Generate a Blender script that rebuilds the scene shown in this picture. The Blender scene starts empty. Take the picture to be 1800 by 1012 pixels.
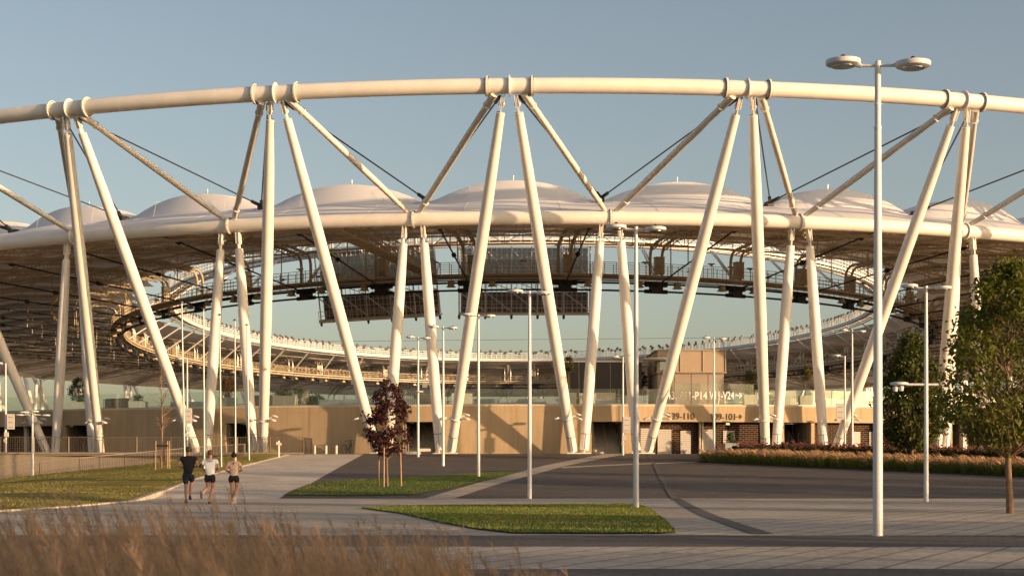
import bpy, math, random
from mathutils import Vector, Matrix, noise
R = math.radians
random.seed(7)
SC = bpy.context.scene
COL = SC.collection

# ---------------------------------------------------------------- camera
F, PX0, PY0, CAMZ = 2919.2, 859.0, 826.0, 1.07
cam_d = bpy.data.cameras.new('camera'); cam = bpy.data.objects.new('camera', cam_d); COL.objects.link(cam)
cam.location = (0, 0, CAMZ); cam.rotation_euler = (R(90), 0, 0)
cam_d.sensor_width = 36; cam_d.lens = 36 * F / 1800
cam_d.shift_x = (900 - PX0) / 1800; cam_d.shift_y = (PY0 - 506) / 1800
cam_d.clip_start = .1; cam_d.clip_end = 6000
cam_d.dof.use_dof = True; cam_d.dof.focus_distance = 80; cam_d.dof.aperture_fstop = 5.6
SC.camera = cam
# ---------------------------------------------------------------- sky, sun, exposure
SUN_AZ, SUN_EL = 60, 7.0        # azimuth to the right of straight behind the camera
w = bpy.data.worlds.new('World'); SC.world = w; w.use_nodes = True
nt = w.node_tree; bg = nt.nodes['Background']
sky = nt.nodes.new('ShaderNodeTexSky'); sky.sky_type = 'NISHITA'; sky.sun_disc = False
sky.sun_elevation = R(SUN_EL); sky.sun_rotation = R(180 - SUN_AZ)
sky.air_density = .74; sky.dust_density = 2.55; sky.ozone_density = .18
hs = nt.nodes.new('ShaderNodeHueSaturation'); hs.inputs['Saturation'].default_value = .95
tn = nt.nodes.new('ShaderNodeMixRGB'); tn.blend_type = 'MULTIPLY'; tn.inputs[0].default_value = 1; tn.inputs[2].default_value = (1.01, .968, .95, 1)
nt.links.new(sky.outputs[0], hs.inputs['Color']); nt.links.new(hs.outputs[0], tn.inputs[1]); nt.links.new(tn.outputs[0], bg.inputs[0]); bg.inputs[1].default_value = .135
sl = bpy.data.lights.new('sun', 'SUN'); sl.energy = 4.6; sl.angle = R(.6); sl.color = (1.0, .65, .37)
so = bpy.data.objects.new('sun', sl); COL.objects.link(so)
sd = Vector((math.sin(R(SUN_AZ)) * math.cos(R(SUN_EL)), -math.cos(R(SUN_AZ)) * math.cos(R(SUN_EL)), math.sin(R(SUN_EL))))
so.rotation_euler = sd.to_track_quat('Z', 'Y').to_euler()
SC.view_settings.view_transform = 'Standard'; SC.view_settings.look = 'None'
SC.view_settings.exposure = .6; SC.view_settings.gamma = 1

# ---------------------------------------------------------------- helpers
def P(px, py, Y): return Vector(((px - PX0) / F * Y, Y, CAMZ + (PY0 - py) / F * Y))
def ground_z(Y): return 0.0 if Y < 63 else min(.0419 * (Y - 63), 2.23)
def GY(py):
    dy = py - PY0
    y = F * CAMZ / dy if dy > 49.6 else 10829 / (dy + 122.3)
    return min(y, 125)
def G(px, py):
    Y = GY(py); return Vector(((px - PX0) / F * Y, Y, ground_z(Y)))

class MB:
    def __init__(s): s.v = []; s.f = []; s.m = []
    def add(s, vs, fs, mi=0):
        o = len(s.v); s.v += [tuple(v) for v in vs]; s.f += [tuple(i + o for i in f) for f in fs]; s.m += [mi] * len(fs)
    def tube(s, pts, r, n=8, caps=True, closed=False, mi=0):
        pts = [Vector(p) for p in pts]; L = len(pts)
        rr = r if isinstance(r, (list, tuple)) else [r] * L
        vs = []; up = None
        for i, p in enumerate(pts):
            if closed: t = pts[(i + 1) % L] - pts[i - 1]
            else: t = pts[min(i + 1, L - 1)] - pts[max(i - 1, 0)]
            if t.length < 1e-9: t = Vector((0, 0, 1))
            t.normalize()
            if up is None: up = t.orthogonal().normalized()
            up = (up - t * up.dot(t))
            if up.length < 1e-6: up = t.orthogonal()
            up.normalize(); sd_ = t.cross(up)
            for k in range(n):
                a = 2 * math.pi * k / n; vs.append(p + (up * math.cos(a) + sd_ * math.sin(a)) * rr[i])
        fs = []
        for i in range(L if closed else L - 1):
            j = (i + 1) % L
            for k in range(n):
                k2 = (k + 1) % n; fs.append((i * n + k, i * n + k2, j * n + k2, j * n + k))
        if caps and not closed:
            fs.append(tuple(range(n - 1, -1, -1))); fs.append(tuple(range((L - 1) * n, L * n)))
        s.add(vs, fs, mi)
    def box(s, c, size, ax=None, mi=0):
        c = Vector(c); h = [q / 2 for q in size]
        if ax is None: ax = (Vector((1, 0, 0)), Vector((0, 1, 0)), Vector((0, 0, 1)))
        vs = [c + ax[0] * h[0] * i + ax[1] * h[1] * j + ax[2] * h[2] * k for i in (-1, 1) for j in (-1, 1) for k in (-1, 1)]
        s.add(vs, [(0, 1, 3, 2), (4, 6, 7, 5), (0, 4, 5, 1), (2, 3, 7, 6), (0, 2, 6, 4), (1, 5, 7, 3)], mi)
    def bar(s, p, q, a, b, up=(0, 0, 1), mi=0):
        p = Vector(p); q = Vector(q); d = q - p; L = d.length
        if L < 1e-6: return
        d.normalize(); u = Vector(up); u = u - d * u.dot(d)
        if u.length < 1e-3: u = d.orthogonal()
        u.normalize(); s.box((p + q) / 2, (L, a, b), (d, d.cross(u), u), mi)
    def lathe(s, prof, c=(0, 0, 0), n=16, ax=None, mi=0):
        c = Vector(c); X, Y_, Z = ax or (Vector((1, 0, 0)), Vector((0, 1, 0)), Vector((0, 0, 1)))
        vs = []; m = len(prof)
        for (r, z) in prof:
            for k in range(n):
                a = 2 * math.pi * k / n; vs.append(c + X * r * math.cos(a) + Y_ * r * math.sin(a) + Z * z)
        fs = [(i * n + k, i * n + (k + 1) % n, (i + 1) * n + (k + 1) % n, (i + 1) * n + k) for i in range(m - 1) for k in range(n)]
        fs.append(tuple(range(n - 1, -1, -1))); fs.append(tuple(range((m - 1) * n, m * n)))
        s.add(vs, fs, mi)
    def ring(s, c, axis, r_in, r_out, th, n=28):
        c = Vector(c); z = Vector(axis).normalized(); x = z.orthogonal().normalized(); y = z.cross(x)
        s.lathe([(r_in, -th / 2), (r_out, -th / 2), (r_out, th / 2), (r_in, th / 2)], c, n, (x, y, z))
    def build(s, name, mat, parent=None, smooth=False, auto=40):
        me = bpy.data.meshes.new(name); me.from_pydata(s.v, [], s.f); me.update()
        for m in (mat if isinstance(mat, (list, tuple)) else [mat]): me.materials.append(m)
        if any(s.m): me.polygons.foreach_set('material_index', s.m)
        if smooth:
            me.polygons.foreach_set('use_smooth', [True] * len(me.polygons))
            if auto: me.set_sharp_from_angle(angle=R(auto))
        o = bpy.data.objects.new(name, me); COL.objects.link(o)
        if parent is not None: o.parent = parent; o.matrix_parent_inverse = Matrix.Translation(-parent.location) if not parent.get('loc0') else Matrix()
        return o

def tag(o, label=None, cat=None, group=None, kind=None):
    if label: o['label'] = label
    if cat: o['category'] = cat
    if group: o['group'] = group
    if kind: o['kind'] = kind
    return o
def empty(name, loc, label, cat, group=None, rz=0):
    """parts of an empty made here are modelled in its LOCAL space"""
    o = bpy.data.objects.new(name, None); COL.objects.link(o); o.location = loc; o.rotation_euler = (0, 0, rz)
    o['loc0'] = True
    return tag(o, label, cat, group)
def clean():
    for o in bpy.data.objects:
        if 'loc0' in o: del o['loc0']
def copy_tree(o, parent=None):
    c = o.copy(); COL.objects.link(c)
    if parent is not None: c.parent = parent
    for ch in [x for x in bpy.data.objects if x.parent == o]: copy_tree(ch, c)
    return c

# ---------------------------------------------------------------- materials
def mat(name, col, rough=.6, metal=0, bump=0, bscale=20, var=0, vscale=3, spec=.5, coat=0):
    m = bpy.data.materials.new(name); m.use_nodes = True; t = m.node_tree; b = t.nodes['Principled BSDF']
    b.inputs['Roughness'].default_value = rough; b.inputs['Metallic'].default_value = metal
    b.inputs['Specular IOR Level'].default_value = spec
    b.inputs['Base Color'].default_value = (*col, 1)
    tc = t.nodes.new('ShaderNodeTexCoord')
    if var:
        n = t.nodes.new('ShaderNodeTexNoise'); n.inputs['Scale'].default_value = vscale; n.inputs['Detail'].default_value = 6
        n.inputs['Roughness'].default_value = .65
        t.links.new(tc.outputs['Object'], n.inputs[0])
        rp = t.nodes.new('ShaderNodeValToRGB'); rp.color_ramp.elements[0].position = .3; rp.color_ramp.elements[1].position = .7
        rp.color_ramp.elements[0].color = (*[c * (1 - var) for c in col], 1)
        rp.color_ramp.elements[1].color = (*[min(1, c * (1 + var)) for c in col], 1)
        t.links.new(n.outputs[0], rp.inputs[0]); t.links.new(rp.outputs[0], b.inputs['Base Color'])
    if bump:
        n2 = t.nodes.new('ShaderNodeTexNoise'); n2.inputs['Scale'].default_value = bscale; n2.inputs['Detail'].default_value = 5
        t.links.new(tc.outputs['Object'], n2.inputs[0])
        bp = t.nodes.new('ShaderNodeBump'); bp.inputs['Strength'].default_value = bump; bp.inputs['Distance'].default_value = .02
        t.links.new(n2.outputs[0], bp.inputs['Height']); t.links.new(bp.outputs[0], b.inputs['Normal'])
    return m

def paver_mat(name, c1, c2, mortar, bw, bh, rot=0, ms=.012):
    m = mat(name, c1, .85, spec=.3); t = m.node_tree; b = t.nodes['Principled BSDF']
    tc = t.nodes.new('ShaderNodeTexCoord'); mp = t.nodes.new('ShaderNodeMapping'); mp.inputs['Rotation'].default_value[2] = rot
    br = t.nodes.new('ShaderNodeTexBrick'); br.inputs['Color1'].default_value = (*c1, 1); br.inputs['Color2'].default_value = (*c2, 1)
    br.inputs['Mortar'].default_value = (*mortar, 1); br.inputs['Scale'].default_value = 1
    br.inputs['Brick Width'].default_value = bw; br.inputs['Row Height'].default_value = bh; br.inputs['Mortar Size'].default_value = ms
    br.offset = .5
    n = t.nodes.new('ShaderNodeTexNoise'); n.inputs['Scale'].default_value = .35; n.inputs['Detail'].default_value = 8; n.inputs['Roughness'].default_value = .7
    n2 = t.nodes.new('ShaderNodeTexNoise'); n2.inputs['Scale'].default_value = 9; n2.inputs['Detail'].default_value = 4
    ad = t.nodes.new('ShaderNodeMath'); ad.operation = 'ADD'
    mr = t.nodes.new('ShaderNodeMapRange'); mr.inputs[1].default_value = .7; mr.inputs[2].default_value = 1.3; mr.inputs[3].default_value = .58; mr.inputs[4].default_value = 1.35
    mx = t.nodes.new('ShaderNodeMixRGB'); mx.blend_type = 'MULTIPLY'; mx.inputs[0].default_value = 1
    L = t.links.new
    L(tc.outputs['Object'], mp.inputs[0]); L(mp.outputs[0], br.inputs[0]); L(tc.outputs['Object'], n.inputs[0]); L(tc.outputs['Object'], n2.inputs[0])
    L(n.outputs[0], ad.inputs[0]); L(n2.outputs[0], ad.inputs[1]); L(ad.outputs[0], mr.inputs[0])
    L(br.outputs[0], mx.inputs[1]); L(mr.outputs[0], mx.inputs[2]); L(mx.outputs[0], b.inputs['Base Color'])
    bp = t.nodes.new('ShaderNodeBump'); bp.inputs['Strength'].default_value = .5; bp.inputs['Distance'].default_value = .01
    L(n2.outputs[0], bp.inputs['Height']); L(bp.outputs[0], b.inputs['Normal'])
    return m

def two_noise_mat(name, ca, cb, cc, s1, s2, rough=.95, bump=.6, stretch=None):
    m = mat(name, ca, rough, spec=.15); t = m.node_tree; b = t.nodes['Principled BSDF']; L = t.links.new
    tc = t.nodes.new('ShaderNodeTexCoord')
    src = tc.outputs['Object']
    if stretch:
        mp = t.nodes.new('ShaderNodeMapping'); mp.inputs['Scale'].default_value = stretch; L(src, mp.inputs[0]); src = mp.outputs[0]
    n = t.nodes.new('ShaderNodeTexNoise'); n.inputs['Scale'].default_value = s1; n.inputs['Detail'].default_value = 6
    n2 = t.nodes.new('ShaderNodeTexNoise'); n2.inputs['Scale'].default_value = s2; n2.inputs['Detail'].default_value = 6; n2.inputs['Roughness'].default_value = .8
    L(src, n.inputs[0]); L(tc.outputs['Object'], n2.inputs[0])
    rp = t.nodes.new('ShaderNodeValToRGB'); e = rp.color_ramp.elements; e[0].position = .35; e[0].color = (*ca, 1); e[1].position = .65; e[1].color = (*cb, 1)
    mx = t.nodes.new('ShaderNodeMixRGB'); mx.inputs[2].default_value = (*cc, 1)
    r2 = t.nodes.new('ShaderNodeMapRange'); r2.inputs[1].default_value = .45; r2.inputs[2].default_value = .75; r2.inputs[4].default_value = .8
    L(n.outputs[0], rp.inputs[0]); L(n2.outputs[0], r2.inputs[0]); L(r2.outputs[0], mx.inputs[0]); L(rp.outputs[0], mx.inputs[1]); L(mx.outputs[0], b.inputs['Base Color'])
    bp = t.nodes.new('ShaderNodeBump'); bp.inputs['Strength'].default_value = bump; bp.inputs['Distance'].default_value = .03
    L(n2.outputs[0], bp.inputs['Height']); L(bp.outputs[0], b.inputs['Normal'])
    return m

def leaf_mat(name, c1, c2, trans=.25):
    m = mat(name, c1, .55, spec=.3); t = m.node_tree; b = t.nodes['Principled BSDF']; L = t.links.new
    tc = t.nodes.new('ShaderNodeTexCoord'); n = t.nodes.new('ShaderNodeTexNoise'); n.inputs['Scale'].default_value = 2.2; n.inputs['Detail'].default_value = 8
    n.inputs['Roughness'].default_value = .8
    rp = t.nodes.new('ShaderNodeValToRGB'); e = rp.color_ramp.elements; e[0].position = .35; e[0].color = (*c1, 1); e[1].position = .68; e[1].color = (*c2, 1)
    L(tc.outputs['Object'], n.inputs[0]); L(n.outputs[0], rp.inputs[0]); L(rp.outputs[0], b.inputs['Base Color'])
    tr = t.nodes.new('ShaderNodeBsdfTranslucent'); L(rp.outputs[0], tr.inputs[0])
    mx = t.nodes.new('ShaderNodeMixShader'); mx.inputs[0].default_value = trans
    L(b.outputs[0], mx.inputs[1]); L(tr.outputs[0], mx.inputs[2]); L(mx.outputs[0], t.nodes['Material Output'].inputs[0])
    return m

def glass_mat(name, tint, gl=.35, rough=.02):
    m = bpy.data.materials.new(name); m.use_nodes = True; t = m.node_tree; L = t.links.new
    t.nodes.remove(t.nodes['Principled BSDF'])
    tr = t.nodes.new('ShaderNodeBsdfTransparent'); tr.inputs[0].default_value = (*tint, 1)
    g = t.nodes.new('ShaderNodeBsdfGlossy'); g.inputs['Roughness'].default_value = rough; g.inputs[0].default_value = (.9, .95, .93, 1)
    tc = t.nodes.new('ShaderNodeTexCoord'); n = t.nodes.new('ShaderNodeTexNoise'); n.inputs['Scale'].default_value = .8
    bp = t.nodes.new('ShaderNodeBump'); bp.inputs['Strength'].default_value = .25; bp.inputs['Distance'].default_value = .05
    L(tc.outputs['Object'], n.inputs[0]); L(n.outputs[0], bp.inputs['Height']); L(bp.outputs[0], g.inputs['Normal'])
    mx = t.nodes.new('ShaderNodeMixShader'); mx.inputs[0].default_value = gl
    L(tr.outputs[0], mx.inputs[1]); L(g.outputs[0], mx.inputs[2]); L(mx.outputs[0], t.nodes['Material Output'].inputs[0])
    return m

def brick_wall_mat():
    m = mat('glazed_brick', (.03, .02, .018), .85, spec=.2); t = m.node_tree; b = t.nodes['Principled BSDF']; L = t.links.new
    tc = t.nodes.new('ShaderNodeTexCoord'); sp = t.nodes.new('ShaderNodeSeparateXYZ'); cb = t.nodes.new('ShaderNodeCombineXYZ')
    br = t.nodes.new('ShaderNodeTexBrick'); br.inputs['Scale'].default_value = 1; br.inputs['Brick Width'].default_value = .42; br.inputs['Row Height'].default_value = .15
    br.inputs['Mortar Size'].default_value = .010; br.inputs['Mortar Smooth'].default_value = .0
    br.inputs['Color1'].default_value = (.015, .010, .009, 1); br.inputs['Color2'].default_value = (.045, .016, .011, 1); br.inputs['Mortar'].default_value = (.25, .18, .11, 1)  # pale joint colour paints in the light passing through the perforated brick
    br.inputs['Bias'].default_value = -.3
    L(tc.outputs['Object'], sp.inputs[0]); L(sp.outputs[0], cb.inputs[0]); L(sp.outputs[2], cb.inputs[1]); L(cb.outputs[0], br.inputs[0]); L(br.outputs[0], b.inputs['Base Color'])
    return m

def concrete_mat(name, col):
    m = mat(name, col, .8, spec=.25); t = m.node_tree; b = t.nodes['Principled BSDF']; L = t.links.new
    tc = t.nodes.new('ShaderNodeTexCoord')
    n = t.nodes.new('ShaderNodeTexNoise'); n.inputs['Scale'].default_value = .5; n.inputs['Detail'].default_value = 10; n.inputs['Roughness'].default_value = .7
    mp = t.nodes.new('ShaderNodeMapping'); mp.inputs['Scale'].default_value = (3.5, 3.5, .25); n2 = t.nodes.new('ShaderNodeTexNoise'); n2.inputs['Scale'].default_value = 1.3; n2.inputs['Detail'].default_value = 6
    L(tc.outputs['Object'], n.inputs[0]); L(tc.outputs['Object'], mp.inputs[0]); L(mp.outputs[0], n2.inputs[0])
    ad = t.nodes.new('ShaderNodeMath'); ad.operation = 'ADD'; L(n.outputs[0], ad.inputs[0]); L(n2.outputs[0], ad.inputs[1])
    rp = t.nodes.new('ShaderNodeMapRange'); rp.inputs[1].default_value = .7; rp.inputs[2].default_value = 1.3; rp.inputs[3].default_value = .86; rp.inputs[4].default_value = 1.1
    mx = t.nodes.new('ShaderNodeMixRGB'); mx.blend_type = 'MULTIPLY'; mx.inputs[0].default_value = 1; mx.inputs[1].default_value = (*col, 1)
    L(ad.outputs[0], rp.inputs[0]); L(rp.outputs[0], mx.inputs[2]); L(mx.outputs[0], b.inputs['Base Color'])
    return m

M = dict(
    white=mat('white_painted_steel', (.78, .74, .68), .42, var=.07, vscale=.7, spec=.4),
    wcat=mat('white_catwalk_steel', (.78, .75, .70), .5),
    pole=mat('pale_grey_lamp_paint', (.60, .60, .60), .38, spec=.5, var=.04, vscale=2),
    brown=mat('bronze_painted_steel', (.50, .41, .28), .5, var=.12, vscale=.6),
    dark=mat('dark_cable', (.02, .02, .022), .5),
    seam=mat('dark_seam', (.08, .075, .07), .7),
    galv=mat('galvanised_steel', (.42, .41, .38), .45, metal=.6, var=.1, vscale=3),
    screenglass=glass_mat('screen_mesh_glass', (.40, .41, .40), .30, .35),
    screenback=mat('screen_back_panel', (.15, .15, .15), .35, var=.25, vscale=.7),
    screenframe=mat('screen_frame_steel', (.78, .74, .70), .5),
    membrane=mat('white_membrane', (.86, .855, .86), .75, spec=.2, var=.03, vscale=.15),
    lampdark=mat('dark_bronze_lamp_housing', (.11, .09, .07), .5),
    seamfab=mat('grey_fabric_seam', (.66, .63, .61), .7),
    concrete=concrete_mat('warm_concrete', (.44, .335, .21)),
    concrete2=concrete_mat('coping_concrete', (.58, .50, .39)),
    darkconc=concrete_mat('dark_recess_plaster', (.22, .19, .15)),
    slat=mat('white_slats', (.50, .47, .43), .6),
    ink=mat('dark_lettering', (.03, .028, .03), .6),
    paint=mat('white_lettering', (.80, .80, .77), .6),
    glass=glass_mat('balustrade_glass', (.90, .94, .925), .07, .12),
    glassdark=glass_mat('window_glass', (.25, .28, .27), .4),
    mesh=mat('tan_metal_mesh', (.40, .31, .22), .6, var=.06, vscale=2),
    taupe=mat('taupe_cladding', (.34, .28, .22), .7, var=.06, vscale=.8),
    darkclad=mat('dark_bronze_cladding', (.05, .04, .035), .25),
    planter=mat('pale_planter', (.62, .55, .45), .7, var=.05),
    gplanter=mat('grey_green_planter', (.30, .34, .33), .5),
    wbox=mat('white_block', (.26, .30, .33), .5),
    fence=mat('bronze_fence', (.13, .105, .08), .5, metal=.2),
    wood=mat('timber_stake', (.36, .24, .14), .8, var=.2, vscale=8, bump=.5),
    bark=mat('bark', (.16, .11, .08), .9, var=.35, vscale=9, bump=1, bscale=30),
    barkr=mat('brown_bark', (.22, .14, .09), .9, var=.3, vscale=9, bump=1, bscale=30),
    rubber=mat('black_rubber', (.02, .02, .02), .7),
    asphalt=paver_mat('dark_pavers', (.108, .090, .080), (.088, .074, .067), (.045, .04, .04), .4, .2, .3),
    light=paver_mat('light_pavers', (.45, .39, .315), (.41, .355, .29), (.15, .13, .105), 1.1, .55, -1.13, .024),
    light2=paver_mat('ramp_pavers', (.60, .53, .44), (.56, .49, .41), (.33, .29, .24), .8, .4, .35, .018),
    drain=paver_mat('dark_cobble', (.07, .06, .055), (.05, .045, .045), (.16, .14, .12), .2, .2, .5, .03),
    lawn=two_noise_mat('lawn_turf', (.09, .10, .02), (.24, .19, .04), (.30, .21, .055), .22, 7, stretch=(.35, 1.6, 1)),  # stretched colour stripes stand in for sun and shadow bands on the bank
    lawn2=two_noise_mat('green_turf', (.045, .095, .014), (.085, .13, .022), (.13, .13, .03), .5, 9),
    soil=mat('bed_soil', (.06, .045, .03), 1, var=.3, vscale=4, bump=1),
    field=two_noise_mat('far_ground', (.10, .10, .06), (.14, .13, .08), (.08, .09, .05), .02, .3),
)
M['brick'] = brick_wall_mat()
def add_translucency(m, col, f):
    t = m.node_tree; b = t.nodes['Principled BSDF']; tr = t.nodes.new('ShaderNodeBsdfTranslucent'); tr.inputs[0].default_value = (*col, 1)
    mx = t.nodes.new('ShaderNodeMixShader'); mx.inputs[0].default_value = f
    t.links.new(b.outputs[0], mx.inputs[1]); t.links.new(tr.outputs[0], mx.inputs[2]); t.links.new(mx.outputs[0], t.nodes['Material Output'].inputs[0])
add_translucency(M['membrane'], (.78, .64, .48), .16)

# ---------------------------------------------------------------- ground
import bmesh
def drape(name, poly, m, lift, kind='structure', mb=None, cat=None, label=None, extra=()):
    bm = bmesh.new()
    vs = [bm.verts.new((p[0], p[1], 0)) for p in poly]
    f = bm.faces.new(vs); bm.normal_update()
    if f.normal.z < 0: f.normal_flip()
    for y in (63.0, 90.0, 63 + 2.23 / .0419):
        bmesh.ops.bisect_plane(bm, geom=bm.verts[:] + bm.edges[:] + bm.faces[:], plane_co=(0, y, 0), plane_no=(0, 1, 0))
    bmesh.ops.triangulate(bm, faces=bm.faces[:])
    for v in bm.verts: v.co.z = ground_z(v.co.y) + lift
    me = bpy.data.meshes.new(name); bm.to_mesh(me); bm.free(); me.materials.append(m)
    o = bpy.data.objects.new(name, me); COL.objects.link(o); tag(o, label, cat, None, kind)
    return o
def pp(*l): return [(G(x, y).x, G(x, y).y) for x, y in l]
_l = pp((505, 798), (450, 813), (400, 826), (340, 843), (300, 858), (232, 880), (120, 892), (0, 900), (-500, 916))
drape('plaza_ground', [(-400, -60), (400, -60), (400, 560), (-400, 560), (-400, 112.0), ((533 - PX0) / F * 112, 112.0)] + _l + [(-400, _l[-1][1])], M['asphalt'], 0)
mb = MB(); mb.add([(-5000, -600, -2.0), (5000, -600, -2.0), (5000, 5500, -2.0), (-5000, 5500, -2.0)], [(0, 1, 2, 3)]); mb.build('far_ground', M['field'])['kind'] = 'structure'
yb, yt = GY(938.5), 62.9
drape('paved_apron', [(-60, yb), (60, yb + .7 - 1.6), (60, yt), (-60, yt)], M['light'], .004)
drape('paved_strip', [(-60, GY(1003) - .3), (60, GY(1003) + .9), (60, GY(966)), (-60, GY(957) + .3)], M['light'], .004)
drape('ramp_path', pp((246, 876.4), (486, 876.4), (500, 870), (545, 850), (600, 819), (640, 797.5), (512, 797.5), (400, 826), (340, 843), (300, 858)), M['light2'], .008)
drape('diagonal_path', pp((718, 878), (772, 878), (880, 849), (1000, 817), (1100, 797.5), (1062, 797.5), (960, 817), (840, 848)), M['light'], .008)
drape('thin_path', pp((985, 823), (1100, 817), (1230, 812), (1230, 811), (1100, 815), (990, 820)), M['light'], .012)
dr = []; dl = []
for (x, y, wd) in ((1140, 798, 5), (1150, 815, 6), (1163, 840, 9), (1175, 860, 11), (1190, 877, 15), (1215, 892, 22), (1250, 908, 27), (1290, 922, 32), (1340, 938.3, 40)):
    dr.append((x + wd / 2, y)); dl.append((x - wd / 2, y))
drape('drain_channel', pp(*(dl + dr[::-1])), M['drain'], .016)
isl1 = [(500, 870), (512, 863), (545, 851), (600, 845), (690, 840), (800, 834), (915, 828.5), (885, 838), (830, 850), (775, 862), (728, 869.5), (600, 871)]
isl2 = [(634, 893), (680, 890.5), (800, 888.5), (960, 887), (1122, 886), (1148, 898), (1170, 915), (1191, 938), (1050, 938.4), (905, 938), (840, 931), (770, 918), (700, 902)]
drape('lawn_ground', pp(*isl1), M['lawn2'], .03)
drape('lawn_ground', pp(*isl2), M['lawn2'], .03)

# left lawn: lofted bank between the path and its crest
def crest_pt(px, py, Y): p = P(px, py, Y); return p
front = [(-500, 915), (-200, 907), (0, 899), (120, 891), (232, 881), (300, 857.5), (340, 842.5), (400, 825.5), (450, 813), (512, 797.6)]
fr_pts = [G(x, y) + Vector((0, 0, .02)) for x, y in front]
crest = [(-500, 905, 92), (-250, 867, 95), (0, 841, 98), (70, 833, 99), (140, 826, 100), (220, 818, 102), (290, 811, 104), (360, 804.5, 106), (430, 800, 109), (505, 797.5, 113)]
cr_pts = [P(*c) for c in crest]
mb = MB(); NR = 30
def lerp(a, b, t): return a + (b - a) * t
def resample(pts, n):
    out = []
    for i in range(n):
        t = i / (n - 1) * (len(pts) - 1); k = min(int(t), len(pts) - 2); out.append(pts[k].lerp(pts[k + 1], t - k))
    return out
A_ = resample(fr_pts, 60); B_ = resample(cr_pts, 60)
def lawn_pt(i, t):
    p = A_[i].lerp(B_[i], t); p.z += .05 * math.sin(p.x * .5) * math.sin(p.y * .4) * math.sin(math.pi * t); return p
vs = [lawn_pt(i, j / NR) for j in range(NR + 1) for i in range(60)]
for i in range(60):
    q = B_[i].copy(); q.y += 1.2; q.z -= .7; vs.append(q)
fs = [(j * 60 + i, j * 60 + i + 1, (j + 1) * 60 + i + 1, (j + 1) * 60 + i) for j in range(NR + 1) for i in range(59)]
mr_ = MB(); rv = []
for i in range(60): q = vs[60 * (NR + 1) + i].copy(); q.y -= .2; rv.append(q); rv.append(Vector((q.x * 112 / q.y, 112.2, q.z - .15)))
mr_.add(rv, [(2 * i, 2 * i + 2, 2 * i + 3, 2 * i + 1) for i in range(59)]); mr_.build('lower_ramp_ground', M['asphalt'])['kind'] = 'structure'
mb.add(vs, fs); o = mb.build('lawn_bank', M['lawn'], smooth=True); o['kind'] = 'structure'
def lawn_z(x, y):
    best = 1e9; z = 0
    for v in vs[:60 * (NR + 1)]:
        d = (v.x - x) ** 2 + (v.y - y) ** 2
        if d < best: best = d; z = v.z
    return z

kb = MB()
for i in range(59):
    a, b = A_[i] + Vector((0, 0, -.14)), A_[i + 1] + Vector((0, 0, -.14)); kb.bar(a, b, .22, .34)
kb.build('path_kerb', M['light'])['kind'] = 'structure'

# ---------------------------------------------------------------- stadium ring geometry
XC, B0, A0, Z0, NB, PH = 4.764, 99.18, 136.75, 116.76, 53.63, -.226
CY = Z0 + A0; HU, HL = 24.354 + CAMZ, 17.738 + CAMZ
WU, WL, WI = -11.48, 41.54, 48.06
ZL, ZI = 18.7 + CAMZ, 22.955 + CAMZ
GZ = 2.23
_cache = {}
def _tab(wd):
    key = round(wd, 3)
    if key not in _cache:
        B, A = B0 - wd, A0 - wd; n = 1600; th = [-math.pi + 2 * math.pi * i / n for i in range(n + 1)]
        s = [0]; px, py = B * math.sin(th[0]), -A * math.cos(th[0])
        for t in th[1:]:
            x, y = B * math.sin(t), -A * math.cos(t); s.append(s[-1] + math.hypot(x - px, y - py)); px, py = x, y
        _cache[key] = (B, A, th, [q / s[-1] - .5 for q in s])
    return _cache[key]
import bisect
def E(t, wd, z=0.0):
    """t in bays (0 = upper node facing the camera), wd metres inward of the lower ring"""
    fr = (t + PH) / NB; fr = (fr + .5) % 1 - .5
    B, A, th, s = _tab(wd); i = min(max(bisect.bisect(s, fr) - 1, 0), len(s) - 2)
    q = (fr - s[i]) / (s[i + 1] - s[i]); a = th[i] + (th[i + 1] - th[i]) * q
    return Vector((XC + B * math.sin(a), CY - A * math.cos(a), z))
def Nrm(t, wd=0):  # outward normal
    a = E(t - .02, wd); b = E(t + .02, wd); d = (b - a).normalized(); return Vector((d.y, -d.x, 0))
def Tan(t, wd=0): return (E(t + .02, wd) - E(t - .02, wd)).normalized()
def T(px, wd):
    lo, hi = -9.0, 9.0
    for _ in range(40):
        m_ = (lo + hi) / 2; p = E(m_, wd)
        if PX0 + F * p.x / p.y < px: lo = m_
        else: hi = m_
    return (lo + hi) / 2
KS = list(range(-27, 27))
roof = tag(bpy.data.objects.new('stadium_roof', None), 'great white ring roof on slanted V shaped steel columns with swelling white membrane domes', 'stadium roof')
COL.objects.link(roof); roof.location = E(0, 0, GZ)
def closed(wd, z, step=.1):
    n = int(54 / step); return [E(-NB / 2 - PH + NB * i / n, wd, z) for i in range(n)]

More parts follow.
